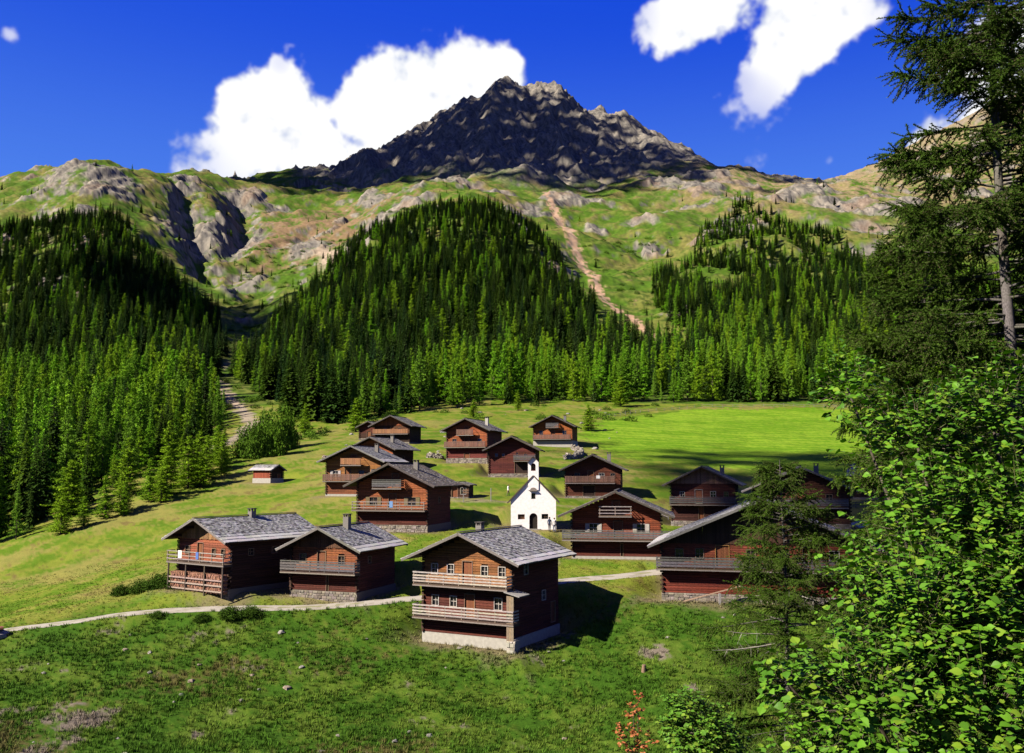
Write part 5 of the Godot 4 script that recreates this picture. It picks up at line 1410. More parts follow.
func big_larch(at: Vector3, tall: float, first: float, reach: float, power: float, density: float, green: Color, label: String, sd: int, bare: Array) -> Node3D:
	var r := RandomNumberGenerator.new()
	r.seed = sd
	var o := thing("larch_tree", at, 0.0, label, "tree")
	var bark := Color(0.21, 0.195, 0.185)
	var tr := MB.new()
	var axis := []
	var lean := Vector3(r.randf_range(-0.012, 0.012), 1, 0).normalized()
	var n := 26
	for i in n + 1:
		var t := float(i) / n
		axis.append(lean * tall * t + Vector3(0.10 * sin(t * 7.0 + sd), 0, 0.10 * cos(t * 5.0)))
	for i in n:
		var ra := tall * 0.0066 * pow(1.0 - float(i) / n, 0.8) + 0.012
		var rb := tall * 0.0066 * pow(1.0 - float(i + 1) / n, 0.8) + 0.012
		tr.tube(axis[i] - (Vector3(0, 1.5, 0) if i == 0 else Vector3.ZERO), axis[i + 1], ra, rb, 12, jit(bark, 0.18))
	part("trunk", tr.mesh(), M.bark, o)
	var shapes := []
	var lists := []
	for i in 5:
		shapes.append(twig_mesh(r, r.randf_range(0.45, 0.8), green))
		lists.append([])
	var y := first
	while y < tall - 0.2:
		var t := (y - first) / (tall - first)
		var a := r.randf() * TAU
		var len := reach * pow(1.0 - t, power) * r.randf_range(0.6, 1.1) + 0.15
		if y < first + 2.0: len *= 0.75
		var ti := clampf(y / tall * n, 0, n - 0.01)
		var root: Vector3 = (axis[int(ti)] as Vector3).lerp(axis[int(ti) + 1], ti - int(ti))
		var rise := lerpf(-0.05, 0.45, t) + r.randf_range(-0.15, 0.15)
		var p := root
		var dir := Vector3(cos(a), rise, sin(a)).normalized()
		var seg := maxi(4, int(len / 0.42))
		var stripped: bool = bare.size() > 0 and y > bare[0] and y < bare[1] and r.randf() < 0.2
		var limb := MB.new()
		for s in seg:
			var f := float(s) / seg
			dir = (dir + Vector3(r.randf_range(-0.16, 0.16), -0.07 + 0.14 * f, r.randf_range(-0.16, 0.16))).normalized()
			var q := p + dir * len / seg
			limb.tube(p, q, lerpf(0.012 + 0.010 * len, 0.006, f), lerpf(0.012 + 0.010 * len, 0.006, f + 1.0 / seg), 5, jit(Color(0.46, 0.43, 0.40), 0.2) if stripped else jit(bark * 0.75, 0.2))
			var m := int(density * (0.6 + 0.9 * f) + r.randf())
			if stripped:
				for k in 2:
					var side := dir.cross(Vector3(r.randf_range(-1, 1), r.randf_range(-1, 1), r.randf_range(-1, 1))).normalized()
					limb.tube(p, p + (side + dir * 0.5) * r.randf_range(0.2, 0.7), 0.009, 0.003, 3, jit(Color(0.46, 0.43, 0.40), 0.2))
				m = 0
			if f > 0.12:
				for k in m:
					var side := Vector3(-dir.z, 0, dir.x).normalized() * (1.0 if r.randf() < 0.5 else -1.0)
					var out := (side * r.randf_range(0.4, 1.0) + dir * r.randf_range(0.1, 0.9) + Vector3(0, r.randf_range(-0.6, 0.6), 0)).normalized()
					var z := out
					var x := Vector3.UP.cross(z).normalized()
					var bs := Basis(x, z.cross(x), z).scaled_local(Vector3.ONE * r.randf_range(0.7, 1.25))
					lists[r.randi() % 5].append(Transform3D(bs, p.lerp(q, r.randf())))
			p = q
		part("dead_limb" if stripped else "limb", limb.mesh(), M.grey_wood if stripped else M.bark, o)
		y += r.randf_range(0.05, 0.14)
	var leaves := Node3D.new()
	leaves.name = "crown"
	o.add_child(leaves)
	for i in 5: scatter("needles", shapes[i], M.larch, lists[i], leaves)
	return o

func scatter(called: String, mesh: Mesh, m: Material, list: Array, parent: Node, colors := []) -> MultiMeshInstance3D:
	var mm := MultiMesh.new()
	mm.transform_format = MultiMesh.TRANSFORM_3D
	mm.use_colors = colors.size() > 0
	mm.mesh = mesh
	mm.instance_count = list.size()
	for i in list.size():
		mm.set_instance_transform(i, list[i])
		if colors: mm.set_instance_color(i, colors[i])
	var o := MultiMeshInstance3D.new()
	o.name = numbered(called) if parent == self else called
	o.multimesh = mm
	o.material_override = m
	parent.add_child(o, true)
	o.set_meta("kind", "stuff")
	return o

func leaf_mesh(col: Color, r: RandomNumberGenerator) -> ArrayMesh:       # an ovate leaf, one unit long, folded a little along its rib
	var b := MB.new()
	var w := [0.0, 0.30, 0.42, 0.36, 0.17, 0.0]
	var fold := r.randf_range(0.08, 0.2)
	var bend := r.randf_range(0.0, 0.34)
	for i in 5:
		var a := i / 5.0
		var c := (i + 1) / 5.0
		var ya := -bend * a * a
		var yc := -bend * c * c
		var ra := Vector3(0, ya, a)
		var rc := Vector3(0, yc, c)
		for sg: float in [-1.0, 1.0]:
			var ea := Vector3(sg * w[i], ya + fold * w[i], a)
			var ec := Vector3(sg * w[i + 1], yc + fold * w[i + 1], c)
			var q := [ra, rc, ec, ea] if sg > 0 else [ra, ea, ec, rc]
			if i == 0: b.tri(q[0], q[1], q[2], col) if sg > 0 else b.tri(q[0], q[2], q[3], col)
			elif i == 4: b.tri(q[0], q[1], q[3], col) if sg > 0 else b.tri(q[0], q[1], q[3], col)
			else: b.quad(q[0], q[1], q[2], q[3], col)
	return b.mesh()

# a leafy shrub: lobes are [centre, radius]; leaves sit in alternate rows along thin shoots
func leafy_shrub(called: String, label: String, at: Vector3, lobes: Array, shoots: float, size: float, tone: Color, tone2: Color, singles: int, sd: int, category := "bush") -> Node3D:
	var r := RandomNumberGenerator.new()
	r.seed = sd
	var o := thing(called, at, 0.0, label, category)
	var wood := MB.new()
	var stem := Color(0.17, 0.14, 0.11)
	var shapes := []
	for i in 6: shapes.append(leaf_mesh(tone.lerp(tone2, i / 5.0) if i != 3 else tone2.lerp(Color(0.26, 0.26, 0.03), 0.3), r))
	var all := []
	for L: Array in lobes:
		var c: Vector3 = L[0]
		var rad: float = L[1]
		var foot := Vector3(c.x * 0.25, -0.4, c.z * 0.25)
		var knee := foot.lerp(c, 0.55) + Vector3(r.randf_range(-0.2, 0.2), 0.1, r.randf_range(-0.2, 0.2)) * rad
		wood.tube(foot, knee, 0.03 * rad + 0.012, 0.022 * rad + 0.01, 7, jit(stem, 0.2))
		wood.tube(knee, c, 0.022 * rad + 0.01, 0.012 * rad + 0.006, 6, jit(stem, 0.2))
		for s in int(shoots * rad * rad):
			var dir := Vector3(r.randfn(), r.randfn() * 0.9 + 0.25, r.randfn()).normalized()
			var k := pow(r.randf_range(0.03, 1.0), 0.5)
			var start := c + dir * rad * k * 0.72
			var way := (dir + Vector3(r.randf_range(-0.6, 0.6), r.randf_range(0.0, 0.9), r.randf_range(-0.6, 0.6))).normalized()
			var len := rad * 0.42 * r.randf_range(0.6, 1.3) * (1.3 if r.randf() < 0.12 else 1.0)
			var end := start + way * len
			wood.tube(c.lerp(start, 0.8), start, 0.005, 0.004, 3, stem)
			wood.tube(start, end, 0.0045, 0.002, 3, Color(0.16, 0.17, 0.07))
			var n := maxi(5, int(len / (size * 0.52)))
			for i in n:
				var p := start.lerp(end, (i + 0.5) / n)
				var side := way.cross(Vector3.UP).normalized() * (1.0 if i % 2 else -1.0)
				var z := (side + way * r.randf_range(0.2, 0.9) + Vector3(r.randf_range(-0.4, 0.4), r.randf_range(-0.45, 0.35), r.randf_range(-0.4, 0.4))).normalized()
				var up := (Vector3.UP + dir * 0.5 + Vector3(r.randf_range(-0.6, 0.6), 0, r.randf_range(-0.6, 0.6))).normalized()
				var x := up.cross(z).normalized()
				all.append([r.randi() % 6, Transform3D(Basis(x, z.cross(x), z).scaled_local(Vector3.ONE * size * r.randf_range(0.5, 1.35)), p)])
	part("stems", wood.mesh(), M.bark, o)
	if singles:
		all.sort_custom(func(a: Array, b: Array) -> bool: return (at + a[1].origin).distance_squared_to(Vector3(1.5, EYE, 0)) < (at + b[1].origin).distance_squared_to(Vector3(1.5, EYE, 0)))
	for i in mini(singles, all.size()):
		var l := part("leaf", shapes[all[i][0]], M.leaf, o)
		l.transform = all[i][1]
	var rest := [[], [], [], [], [], []]
	for i in range(singles, all.size()): rest[all[i][0]].append(all[i][1])
	var crown := Node3D.new()
	crown.name = "foliage"
	o.add_child(crown)
	for i in 6:
		if rest[i].size(): scatter("leaves", shapes[i], M.leaf, rest[i], crown)
	return o

func build_near_trees() -> void:
	big_larch(spot(13.95, 25.0), 31.0, 6.0, 3.9, 0.45, 15.0, Color(0.050, 0.098, 0.013), "tall larch with a scaly grey trunk rising out of the leafy bush", 7, [])
	big_larch(spot(15.4, 33.5), 22.5, 3.0, 4.4, 0.45, 15.0, Color(0.062, 0.120, 0.014), "lower larch with dense drooping boughs behind the tall larch", 8, [])
	big_larch(spot(18.3, 29.0), 24.0, 4.0, 4.2, 0.5, 14.0, Color(0.050, 0.095, 0.013), "larch reaching in from behind the tall larch, boughs over the bush", 9, [])
	big_larch(spot(14.1, 48.0), 17.0, 2.0, 5.9, 0.66, 11.0, Color(0.060, 0.118, 0.014), "ragged young larch with bare grey branches before the very wide chalet", 10, [7.0, 10.5])
	# the alder beside the viewer: lobes at x, y, z of the world
	var foot := spot(5.6, 9.0)
	var lobes := []
	for q: Array in [[4.45, 20.30, -10.0, 0.75], [5.3, 20.45, -10.0, 0.85], [4.35, 19.3, -9.3, 0.95], [5.3, 19.3, -9.2, 1.0], [3.75, 18.55, -8.6, 0.95], [4.7, 18.5, -8.4, 1.0], [3.05, 18.0, -8.0, 0.75], [3.9, 17.75, -7.9, 0.85], [2.75, 17.45, -8.2, 0.65], [3.4, 17.2, -7.8, 0.75], [4.6, 17.3, -7.6, 0.9], [2.55, 18.05, -8.6, 0.38], [4.0, 21.0, -10.8, 0.5], [5.4, 17.9, -8.0, 0.8]]:
		lobes.append([Vector3(q[0], q[1], q[2]) - foot, q[3]])
	leafy_shrub("alder_bush", "big sunlit alder bush with round bright green leaves", foot, lobes, 330.0, 0.080, Color(0.060, 0.165, 0.012), Color(0.115, 0.27, 0.020), 300, 31)
	var low := spot(7.0, 36.0, 1.2)
	leafy_shrub("willow_bush", "smaller broad-leaved bush beside the withered rust-brown plant", low, [[Vector3(-0.4, 2.9, 0), 0.9], [Vector3(0.6, 2.3, 0.2), 1.0], [Vector3(-0.1, 1.5, 0.3), 1.1], [Vector3(1.3, 1.5, 0), 0.9], [Vector3(-0.8, 2.2, 0.1), 0.8]], 120.0, 0.17, Color(0.065, 0.17, 0.014), Color(0.12, 0.27, 0.03), 0, 32)
	var dry := spot(4.75, 36.0, 1.4)
	leafy_shrub("withered_plant", "withered plant with rust-brown leaves on bare stalks", dry, [[Vector3(-0.1, 2.6, 0), 0.45], [Vector3(-0.35, 1.8, 0.1), 0.55], [Vector3(0.3, 1.5, 0), 0.5], [Vector3(-0.1, 1.0, 0), 0.4], [Vector3(0.1, 3.1, 0), 0.25]], 90.0, 0.14, Color(0.30, 0.09, 0.03), Color(0.44, 0.16, 0.07), 0, 33, "plant")

# ------------------------------------------------------------------ small things
func rock_mesh(r: RandomNumberGenerator, tone: Color) -> ArrayMesh:
	var f := noise(0.9, 2, FastNoiseLite.TYPE_SIMPLEX_SMOOTH, FastNoiseLite.FRACTAL_FBM, r.randi() % 999)
	var b := MB.new()
	var p := []
	for j in 7:
		var ring := []
		for i in 10:
			var a := TAU * i / 10.0
			var e := -PI / 2 + PI * j / 6.0
			var u := Vector3(cos(a) * cos(e), sin(e), sin(a) * cos(e))
			var k := 1.0 + 0.55 * f.get_noise_3dv(u * 1.2)
			u = u * k
			u.y *= 0.62
			ring.append(u.snapped(Vector3.ONE * 0.06))
		p.append(ring)
	for j in 6:
		for i in 10:
			var k := (i + 1) % 10
			var col := jit(tone, 0.14)
			if j > 0: b.tri(p[j][i], p[j + 1][k], p[j][k], col)
			if j < 5: b.tri(p[j][i], p[j + 1][i], p[j + 1][k], col)
	return b.mesh()

func tuft_mesh(r: RandomNumberGenerator, blades: int, wide: float) -> ArrayMesh:
	var b := MB.new()
	for i in blades:
		var a := r.randf() * TAU
		var out := Vector3(cos(a), 0, sin(a))
		var root := out * r.randf() * wide * 0.4
		var side := Vector3(-sin(a), 0, cos(a)) * r.randf_range(0.03, 0.07)
		var tip := root + out * r.randf_range(0.1, 0.5) * wide + Vector3(0, r.randf_range(0.5, 1.0), 0)
		b.tri(root - side, root + side, tip, Color(1, 1, 1) * r.randf_range(0.8, 1.1))
	return b.mesh()

func bush_mesh(r: RandomNumberGenerator, tone: Color, many: int, fine := 1.0) -> ArrayMesh:       # a round bush of leaf sprays, one metre in radius
	var b := MB.new()
	var f := noise(1.1, 2, FastNoiseLite.TYPE_SIMPLEX_SMOOTH, FastNoiseLite.FRACTAL_FBM, r.randi() % 999)
	for i in many:
		var u := Vector3(r.randfn(), absf(r.randfn()) * 0.9, r.randfn()).normalized()
		var k := pow(r.randf_range(0.2, 1.0), 0.4) * (1.0 + 0.5 * f.get_noise_3dv(u * 1.5))
		var c := Vector3(u.x * k, u.y * k * 1.1, u.z * k)
		var s := r.randf_range(0.07, 0.16) * fine
		var p := Vector3(r.randf_range(-1, 1), r.randf_range(-0.4, 1), r.randf_range(-1, 1)).normalized()
		var q := p.cross(Vector3(r.randf_range(-1, 1), r.randf_range(-1, 1), r.randf_range(-1, 1))).normalized()
		b.tri(c - q * s * 0.5, c + q * s * 0.5, c + p * s * 1.4, jit(tone, 0.35))
	return b.mesh()

func bone(d: Vector3, a: Vector3, b: Vector3, ra: float, rb: float) -> float:
	var t := clampf((d - a).dot(b - a) / (b - a).length_squared(), 0.0, 1.0)
	return d.distance_to(a.lerp(b, t)) - lerpf(ra, rb, t)

func person(at: Vector3, turn: float, label: String, top: Color, legs: Color, hair: Color, stride: float) -> void:
	var skin := Color(0.45, 0.27, 0.19)
	# from, to, radii, colour
	var bones := []
	for sg: float in [-1.0, 1.0]:
		var step := stride * sg
		bones.append([Vector3(sg * 0.09, 0.92, 0), Vector3(sg * 0.10, 0.50, step * 0.5), 0.095, 0.065, legs])
		bones.append([Vector3(sg * 0.10, 0.50, step * 0.5), Vector3(sg * 0.10, 0.09, step * 0.8 - 0.04), 0.062, 0.045, legs])
		bones.append([Vector3(sg * 0.10, 0.05, step * 0.8 - 0.04), Vector3(sg * 0.11, 0.04, step * 0.8 + 0.16), 0.05, 0.04, Color(0.05, 0.04, 0.035)])
		bones.append([Vector3(sg * 0.19, 1.42, 0), Vector3(sg * 0.25, 1.14, -step * 0.2), 0.055, 0.045, top])
		bones.append([Vector3(sg * 0.25, 1.14, -step * 0.2), Vector3(sg * 0.24, 0.89, 0.08 - step * 0.3), 0.042, 0.032, top])
		bones.append([Vector3(sg * 0.24, 0.88, 0.08 - step * 0.3), Vector3(sg * 0.235, 0.74, 0.12 - step * 0.35), 0.036, 0.022, skin])
	bones.append([Vector3(0, 0.95, 0), Vector3(0, 1.18, 0), 0.155, 0.145, top])
	bones.append([Vector3(0, 1.18, 0), Vector3(0, 1.40, -0.01), 0.145, 0.16, top])
	bones.append([Vector3(0, 1.40, 0), Vector3(0, 1.56, 0.01), 0.07, 0.055, skin])
	bones.append([Vector3(0, 1.60, 0.03), Vector3(0, 1.68, 0.02), 0.085, 0.10, skin])
	bones.append([Vector3(0, 1.69, -0.02), Vector3(0, 1.72, 0.0), 0.105, 0.10, hair])
	var cell := 0.03
	var nx := 24
	var ny := 62
	var nz := 24
	var lo := Vector3(-0.36, -0.02, -0.36)
	var field := PackedFloat32Array()
	field.resize(nx * ny * nz)
	for k in nz:
		for j in ny:
			for i in nx:
				var p := lo + Vector3(i, j, k) * cell
				var v := 1.0
				for q: Array in bones:
					var e := bone(p, q[0], q[1], q[2], q[3])
					var h := clampf(0.5 + 0.5 * (v - e) / 0.03, 0.0, 1.0)
					v = lerpf(v, e, h) - 0.03 * h * (1.0 - h)
				field[(k * ny + j) * nx + i] = v
	var at_cell := {}
	var b := MB.new()
	var quads := []
	for k in nz - 1:
		for j in ny - 1:
			for i in nx - 1:
				var sum := Vector3.ZERO
				var n := 0
				var c := []
				for q in 8: c.append(field[((k + (q >> 2)) * ny + j + ((q >> 1) & 1)) * nx + i + (q & 1)])
				for e: Array in [[0, 1], [2, 3], [4, 5], [6, 7], [0, 2], [1, 3], [4, 6], [5, 7], [0, 4], [1, 5], [2, 6], [3, 7]]:
					if (c[e[0]] < 0.0) != (c[e[1]] < 0.0):
						var t: float = c[e[0]] / (c[e[0]] - c[e[1]])
						var pa := Vector3(e[0] & 1, (e[0] >> 1) & 1, e[0] >> 2)
						var pb := Vector3(e[1] & 1, (e[1] >> 1) & 1, e[1] >> 2)
						sum += pa.lerp(pb, t)
						n += 1
				if n: at_cell[Vector3i(i, j, k)] = lo + (Vector3(i, j, k) + sum / n) * cell
	for key: Vector3i in at_cell:
		for ax in 3:
			var d := Vector3i.ZERO
			d[ax] = 1
			var u := Vector3i.ZERO
			u[(ax + 1) % 3] = 1
			var w := Vector3i.ZERO
			w[(ax + 2) % 3] = 1
			var e := key + d
			if e.x >= nx or e.y >= ny or e.z >= nz: continue
			var f0 := field[(key.z * ny + key.y) * nx + key.x]
			var f1 := field[(e.z * ny + e.y) * nx + e.x]
			if (f0 < 0.0) == (f1 < 0.0): continue
			if not (at_cell.has(key - u) and at_cell.has(key - w) and at_cell.has(key - u - w)): continue
			var q := [at_cell[key - u - w], at_cell[key - w], at_cell[key], at_cell[key - u]]
			var mid: Vector3 = (q[0] + q[2]) / 2.0
			var near := 1e9
			var col := top
			for s: Array in bones:
				var x := bone(mid, s[0], s[1], s[2], s[3])
				if x < near:
					near = x
					col = s[4]
			if f0 < 0.0: b.quad(q[0], q[1], q[2], q[3], col)
			else: b.quad(q[3], q[2], q[1], q[0], col)
	var o := part("person", b.mesh(), M.cloth, self)
	o.position = at
	o.rotation.y = turn
	tag(o, label, "person", "")

func fence(called: String, label: String, line: Array, gap: float, rails: int, tone: Color) -> void:
	var a0: Array = line[0]
	var at := spot(a0[0], a0[1])
	var o := thing(called, at, 0.0, label, "fence")
	var last := Vector3.ZERO
	var first := true
	for i in line.size() - 1:
		var a := Vector2(line[i][0], line[i][1])
		var b := Vector2(line[i + 1][0], line[i + 1][1])
		var n := maxi(1, int(a.distance_to(b) / gap))
		for k in n:
			var q := a.lerp(b, float(k) / n)
			var p := spot(q.x, q.y) - at
			var m := MB.new()
			var top := p + Vector3(rng.randf_range(-0.06, 0.06), rng.randf_range(0.95, 1.2), rng.randf_range(-0.06, 0.06))
			m.beam(p - Vector3(0, 0.4, 0), top, 0.11, 0.11, jit(tone, 0.2))
			part("fence_post", m.mesh(), M.grey_wood, o)
			if not first:
				for r in rails:
					var s := MB.new()
					var y := 0.3 + 0.62 * r / maxf(rails - 1, 1)
					s.beam(last + Vector3(0, y + rng.randf_range(-0.08, 0.08), 0.07), p + Vector3(0, y + rng.randf_range(-0.08, 0.08), 0.07), 0.05, 0.11, jit(tone, 0.2))
					part("fence_rail", s.mesh(), M.grey_wood, o)
			last = p
			first = false

func on_house(i: int, p: Vector3) -> Vector3:          # a point given in a chalet's own axes
	var h: Dictionary = HOUSES[i]
	return Vector3(h.x, h.y, -h.d) + Basis(Vector3.UP, deg_to_rad(h.turn)) * p

func build_small_things() -> void:
	var r := RandomNumberGenerator.new()
	r.seed = 909
	# firewood under the balcony of the second chalet
	var t1 := deg_to_rad(HOUSES[1].turn)
	var wood := thing("firewood_stack", on_house(1, Vector3(0, 0, 0.55)), t1, "split firewood stacked between boards under a chalet balcony", "firewood")
	var logs := MB.new()
	var yy := 0.05
	while yy < 1.72:
		var xx := -4.0
		while xx < 3.95:
			var rad := r.randf_range(0.055, 0.10)
			logs.tube(Vector3(xx, yy + r.randf_range(-0.02, 0.02), -0.35), Vector3(xx, yy, 0.28 + r.randf_range(-0.06, 0.06)), rad, rad, 6, jit(Color(0.42, 0.21, 0.15), 0.4), true)
			xx += rad * 1.9
		yy += 0.15
	part("split_logs", logs.mesh(), M.wood, wood).set_meta("kind", "stuff")
	for q in [[0.0, 0.35], [0.55, 0.35], [1.05, 0.32]]:
		var s := MB.new()
		s.box(Vector3(-4.15, q[0] + 0.12, 0.40), Vector3(4.0, q[0] + 0.26, 0.45), jit(Color(0.55, 0.42, 0.36), 0.1))
		part("retaining_board", s.mesh(), M.wood, wood)
	# washing on balcony rails
	for q: Array in [[1, -2.3, 3.55, 0.55, 0.75, Color(0.8, 0.78, 0.76), "white towel hung over the balcony rail above the firewood"], [1, 0.4, 3.5, 0.40, 0.7, Color(0.08, 0.16, 0.45), "blue cloth hung over the balcony rail above the firewood"], [3, 0.3, 3.55, 0.45, 0.8, Color(0.15, 0.28, 0.55), "blue cloth on the balcony of the broad rubble-footed chalet"], [12, 0.9, 3.3, 0.6, 0.5, Color(0.75, 0.76, 0.8), "white cloth on the balcony of the shaded brown chalet"]]:
		var b := MB.new()
		for k in 6:
			var xa: float = -q[3] / 2.0 + q[3] * k / 6.0
			var xb: float = xa + q[3] / 6.0
			var za := 0.02 * sin(k * 2.1)
			var zb := 0.02 * sin((k + 1) * 2.1)
			b.quad(Vector3(xa, -q[4], za), Vector3(xb, -q[4], zb), Vector3(xb, 0, 0.01), Vector3(xa, 0, 0.01), q[5])
			b.quad(Vector3(xb, -q[4], zb - 0.02), Vector3(xa, -q[4], za - 0.02), Vector3(xa, 0, -0.01), Vector3(xb, 0, -0.01), q[5])
		var o := part("hanging_cloth", b.mesh(), M.cloth, self)
		o.position = on_house(q[0], Vector3(q[1], q[2] + 0.35, 1.14))
		o.rotation.y = deg_to_rad(HOUSES[q[0]].turn)
		tag(o, q[6], "cloth")
	# plank leaning on the wide chalet, boards and planks lying about
	var pl := MB.new()
	pl.beam(Vector3(-2.6, 0, 0), Vector3(2.6, 1.55, 0), 0.3, 0.08, Color(0.52, 0.36, 0.26))
	var plank := part("plank", pl.mesh(), M.wood, self)
	plank.position = on_house(14, Vector3(-4.6, 0.1, 1.2))
	plank.rotation.y = deg_to_rad(-14)
	tag(plank, "pale plank leaning on a prop before the very wide chalet", "plank")
	var prop := MB.new()
	prop.beam(Vector3(0, -0.3, 0), Vector3(0, 0.95, 0), 0.2, 0.2, Color(0.42, 0.40, 0.40))
	var pr := part("post", prop.mesh(), M.grey_wood, self)
	pr.position = on_house(14, Vector3(-3.9, 0.0, 1.4))
	tag(pr, "short grey post under the leaning pale plank", "post")
	# people
	person(spot(4.75, 116.3), deg_to_rad(160), "person in a dark blue jacket standing by the chapel door", Color(0.03, 0.04, 0.09), Color(0.05, 0.05, 0.07), Color(0.08, 0.05, 0.03), 0.1)
	person(spot(5.35, 116.2), deg_to_rad(200), "person in a pale shirt standing beside the one in dark blue", Color(0.62, 0.60, 0.62), Color(0.10, 0.12, 0.2), Color(0.12, 0.08, 0.05), 0.05)
	person(spot(-0.6, 146.0), deg_to_rad(80), "person in a white shirt walking on the meadow uphill of the chapel", Color(0.75, 0.73, 0.70), Color(0.18, 0.14, 0.10), Color(0.10, 0.07, 0.05), 0.22)
	# trail signs
	for q: Array in [[-7.3, 138.0, "wooden trail signpost with two arms by the low shelter"], [-3.2, 139.0, "plain grey post on the meadow uphill of the chapel"]]:
		var o := thing("signpost", spot(q[0], q[1]), 0.2, q[2], "signpost")
		var b := MB.new()
		b.beam(Vector3(0, -0.3, 0), Vector3(0, 2.0, 0), 0.13, 0.13, Color(0.40, 0.38, 0.36))
		part("pole", b.mesh(), M.grey_wood, o)
		if q[0] < -5.0:
			for y in [1.45, 1.8]:
				var c := MB.new()
				c.box(Vector3(-0.1, y - 0.11, 0.07), Vector3(0.75, y + 0.11, 0.11), Color(0.55, 0.32, 0.2))
				part("arm", c.mesh(), M.wood, o)
	# fences and dry stone walls
	fence("rail_fence", "grey rail fence along the far edge of the mown field", [[30.0, 296.0], [45.0, 318.0], [70.0, 334.0], [120.0, 338.0], [170.0, 338.0]], 3.6, 2, Color(0.36, 0.33, 0.30))
	fence("plank_fence", "weathered plank fence beside the dark chalet with the pale gable", [[16.5, 143.0], [20.5, 142.0], [24.0, 141.0], [27.5, 141.5]], 2.0, 3, Color(0.42, 0.40, 0.40))
	fence("paddock_fence", "dark paddock fence in front of the plain barn", [[49.5, 141.0], [53.0, 141.5], [57.0, 142.0], [62.0, 142.0]], 2.0, 3, Color(0.12, 0.11, 0.11))
	stone_wall("dry stone wall curving down from the bright orange chalet", [[14.6, 222.0], [16.3, 212.0], [15.6, 203.0], [13.4, 197.0], [11.0, 194.0]], 1.1, r)
	stone_wall("low heap of pale stones on the meadow above the broad chalet", [[-17.5, 190.0], [-14.0, 189.0]], 0.8, r)
	# boulders and stones, each on its own
	var shapes := []
	for i in 5: shapes.append(rock_mesh(r, [Color(0.40, 0.38, 0.36), Color(0.34, 0.31, 0.28), Color(0.46, 0.43, 0.40), Color(0.38, 0.30, 0.25), Color(0.30, 0.29, 0.28)][i]))
	var bo := thing("boulder", spot(-46.9, 84.6), 0.4, "big boulder with a rust-red top at the end of the track", "boulder")
	part("boulder_stone", shapes[0], M.stone, bo).scale = Vector3(1.2, 1.0, 1.1)
	var capm := part("red_slab", rock_mesh(r, Color(0.34, 0.13, 0.09)), M.stone, bo)
	capm.position = Vector3(-0.15, 0.75, 0)
	capm.scale = Vector3(0.8, 0.35, 0.7)
	for i in 38:
		var d := 60.0 + 24.0 * pow(r.randf(), 1.3)
		var x := -0.56 * d * (1.0 - 0.95 * pow(r.randf(), 1.0)) * (1.0 if r.randf() < 0.8 else -0.45)
		if path_near(x, d).y < 2.0: continue
		var o := part("stone", shapes[r.randi() % 5], M.stone, self)
		var s := r.randf_range(0.08, 0.24) * (1.6 if r.randf() < 0.1 else 1.0)
		o.position = spot(x, d, s * 0.12)
		o.rotation.y = r.randf() * TAU
		o.scale = Vector3(s * r.randf_range(0.9, 1.6), s, s * r.randf_range(0.8, 1.2))
		tag(o, "small pale stone lying in the rough grass below the track", "stone", "stones in the rough grass")
	for i in 40:
		var d := r.randf_range(180.0, 330.0)
		var x := r.randf_range(-0.3, 0.12) * d
		if d < 260.0 and padded(x, d, 1e6) < 9e5: continue
		var o := part("meadow_stone", shapes[r.randi() % 5], M.stone, self)
		var s := r.randf_range(0.25, 0.7)
		o.position = spot(x, d, s * 0.1)
		o.rotation.y = r.randf() * TAU
		o.scale = Vector3(s * 1.4, s, s)
		tag(o, "grey stone on the pasture between the chalets and the forest", "stone", "stones on the upper pasture")
	var st := MB.new()
	st.tube(Vector3(0, -0.2, 0), Vector3(0.05, 0.55, 0), 0.20, 0.15, 9, Color(0.42, 0.28, 0.2), true)
	var stump := part("tree_stump", st.mesh(), M.bark, self)
	stump.position = spot(10.4, 74.0)
	tag(stump, "small pale tree stump on the grass below the track", "stump")
	# round bushes
	var bm := []
	for i in 3: bm.append(bush_mesh(r, [Color(0.05, 0.10, 0.014), Color(0.075, 0.15, 0.016), Color(0.10, 0.20, 0.018)][i], 5000, 0.55))
	for q: Array in [[-40.6, 96.5, 1.3, 0.9, 0], [-38.3, 96.0, 1.6, 1.2, 0], [-36.0, 95.2, 1.9, 1.4, 0], [-34.2, 94.6, 1.4, 1.2, 0], [-28.0, 84.2, 0.9, 0.6, 0], [-25.6, 84.4, 1.3, 0.9, 0], [-23.8, 84.6, 1.2, 0.8, 0], [-32.5, 85.2, 0.8, 0.5, 0]]:
		var o := part("track_bush", bm[q[4]], M.scrub, self)
		o.position = spot(q[0], q[1], -0.1)
		o.scale = Vector3(q[2], q[3], q[2] * 0.8)
		o.rotation.y = r.randf() * TAU
		tag(o, "low dark green bush growing beside the gravel track", "bush", "bushes beside the track")
	for q: Array in [[-60.0, 206.0, 3.0, 6.0], [-57.3, 204.0, 2.8, 6.6], [-54.0, 206.0, 3.0, 7.4], [-58.0, 214.0, 3.2, 8.4], [-54.0, 217.0, 3.0, 8.8]]:
		var o := part("hut_bush", bm[1 + r.randi() % 2], M.scrub, self)
		o.position = spot(q[0], q[1], -0.2)
		o.scale = Vector3(q[2], q[3], q[2])
		o.rotation.y = r.randf() * TAU
		tag(o, "tall round light green bush beside the tiny hay hut", "bush", "bushes beside the hay hut")
	# scrub in the ravine and along the forest edge
	var spots := [[], [], []]
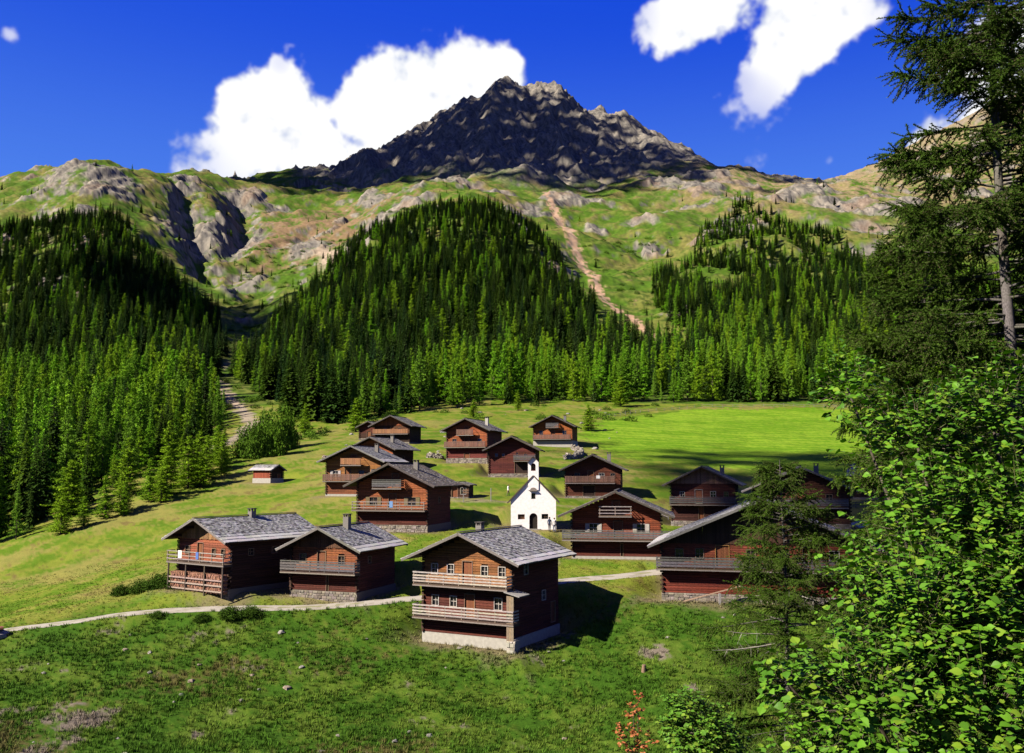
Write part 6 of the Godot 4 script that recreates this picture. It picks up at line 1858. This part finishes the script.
	for i in 5200:
		var d := r.randf_range(225.0, 1080.0)
		var x := r.randf_range(-0.5, 0.45) * d
		var ravine := line_gap(x, d, STREAM) < 26.0 + 0.07 * d and d > 240.0
		var edge := d < 352.0 and d > 285.0 and x < 60.0 and x > -75.0
		var right := x > 60.0 and d > 480.0 and d < 1000.0
		var g: float = N.patch.get_noise_2d(x * 1.6, d * 1.6 + 500.0)
		if not (ravine and g > -0.18 or edge and g > 0.18 or right and g > 0.12): continue
		if line_gap(x, d, STREAM) < 4.0 or line_gap(x, d, GULLY) < 9.0: continue
		if d < 350.0 and line_gap(x, d, STREAM) > 30.0 and not edge: continue
		var s := r.randf_range(0.7, 1.9) * (1.0 + 0.0009 * d)
		spots[r.randi() % 3].append(Transform3D(Basis(Vector3.UP, r.randf() * TAU).scaled_local(Vector3(s, s * 0.8, s)), spot(x, d, -0.2)))
	var scrub := Node3D.new()
	scrub.name = "green_scrub"
	add_child(scrub)
	tag(scrub, "bright green alder scrub filling the ravine and the open slopes", "scrub", "", "stuff")
	for i in 3: scatter("scrub_bushes", bush_mesh(r, [Color(0.05, 0.10, 0.014), Color(0.075, 0.15, 0.016), Color(0.10, 0.20, 0.018)][i], 420), M.scrub, spots[i], scrub)

func stone_wall(label: String, line: Array, high: float, r: RandomNumberGenerator) -> void:
	var at := spot(line[0][0], line[0][1])
	var o := thing("dry_stone_wall", at, 0.0, label, "stone wall")
	var b := MB.new()
	for i in line.size() - 1:
		var a := Vector2(line[i][0], line[i][1])
		var c := Vector2(line[i + 1][0], line[i + 1][1])
		var n := int(a.distance_to(c) / 0.42)
		for k in n:
			var q := a.lerp(c, float(k) / n)
			var p := spot(q.x, q.y) - at
			var y := 0.0
			while y < high * r.randf_range(0.7, 1.1):
				var s := r.randf_range(0.14, 0.24)
				b.boxt(Transform3D(Basis(Vector3(r.randf(), 1, r.randf()).normalized(), r.randf() * TAU), p + Vector3(r.randf_range(-0.15, 0.15), y + s * 0.6, r.randf_range(-0.15, 0.15))), Vector3(s * 1.4, s * 0.75, s), jit(Color(0.42, 0.38, 0.34), 0.3))
				y += s * 1.2
	part("stones", b.mesh(), M.stone, o).set_meta("kind", "stuff")

# ------------------------------------------------------------------ grass
func build_ground_cover() -> void:
	var r := RandomNumberGenerator.new()
	r.seed = 515
	var lists := [[], [], []]
	var cols := [[], [], []]
	for i in 90000:
		var d := 56.0 + 70.0 * pow(r.randf(), 1.25)
		var x := r.randf_range(-0.60, 0.60) * d
		if N.patch2.get_noise_2d(x * 1.3, d * 1.3) + r.randf_range(-0.5, 0.5) < -0.12: continue
		if path_near(x, d).y < 1.5: continue
		var inside := false
		for p: Array in pads:
			var dx: float = x - p[0]
			var dz: float = -(d - p[1])
			if absf(dx * p[2] - dz * p[3]) < p[4] and dx * p[3] + dz * p[2] < 0.2 and dx * p[3] + dz * p[2] > -p[5]: inside = true
		if inside: continue
		var rank := 1.0 - smoothstep(84.0, 92.0, d)
		var s := r.randf_range(0.10, 0.22) * (1.0 + 0.9 * rank)
		var c := turf(x, d, 0.2, 0.0) * r.randf_range(0.75, 1.25)
		var k := r.randi() % 3
		lists[k].append(Transform3D(Basis(Vector3.UP, r.randf() * TAU).scaled_local(Vector3(s * 1.5, s, s * 1.5)), spot(x, d, -0.02)))
		cols[k].append(c)
	var o := Node3D.new()
	o.name = "grass"
	add_child(o)
	tag(o, "tufts of rough grass covering the slope below and around the track", "grass", "", "stuff")
	for i in 3: scatter("grass_tufts", tuft_mesh(r, 11, 0.9), M.grass, lists[i], o, cols[i])
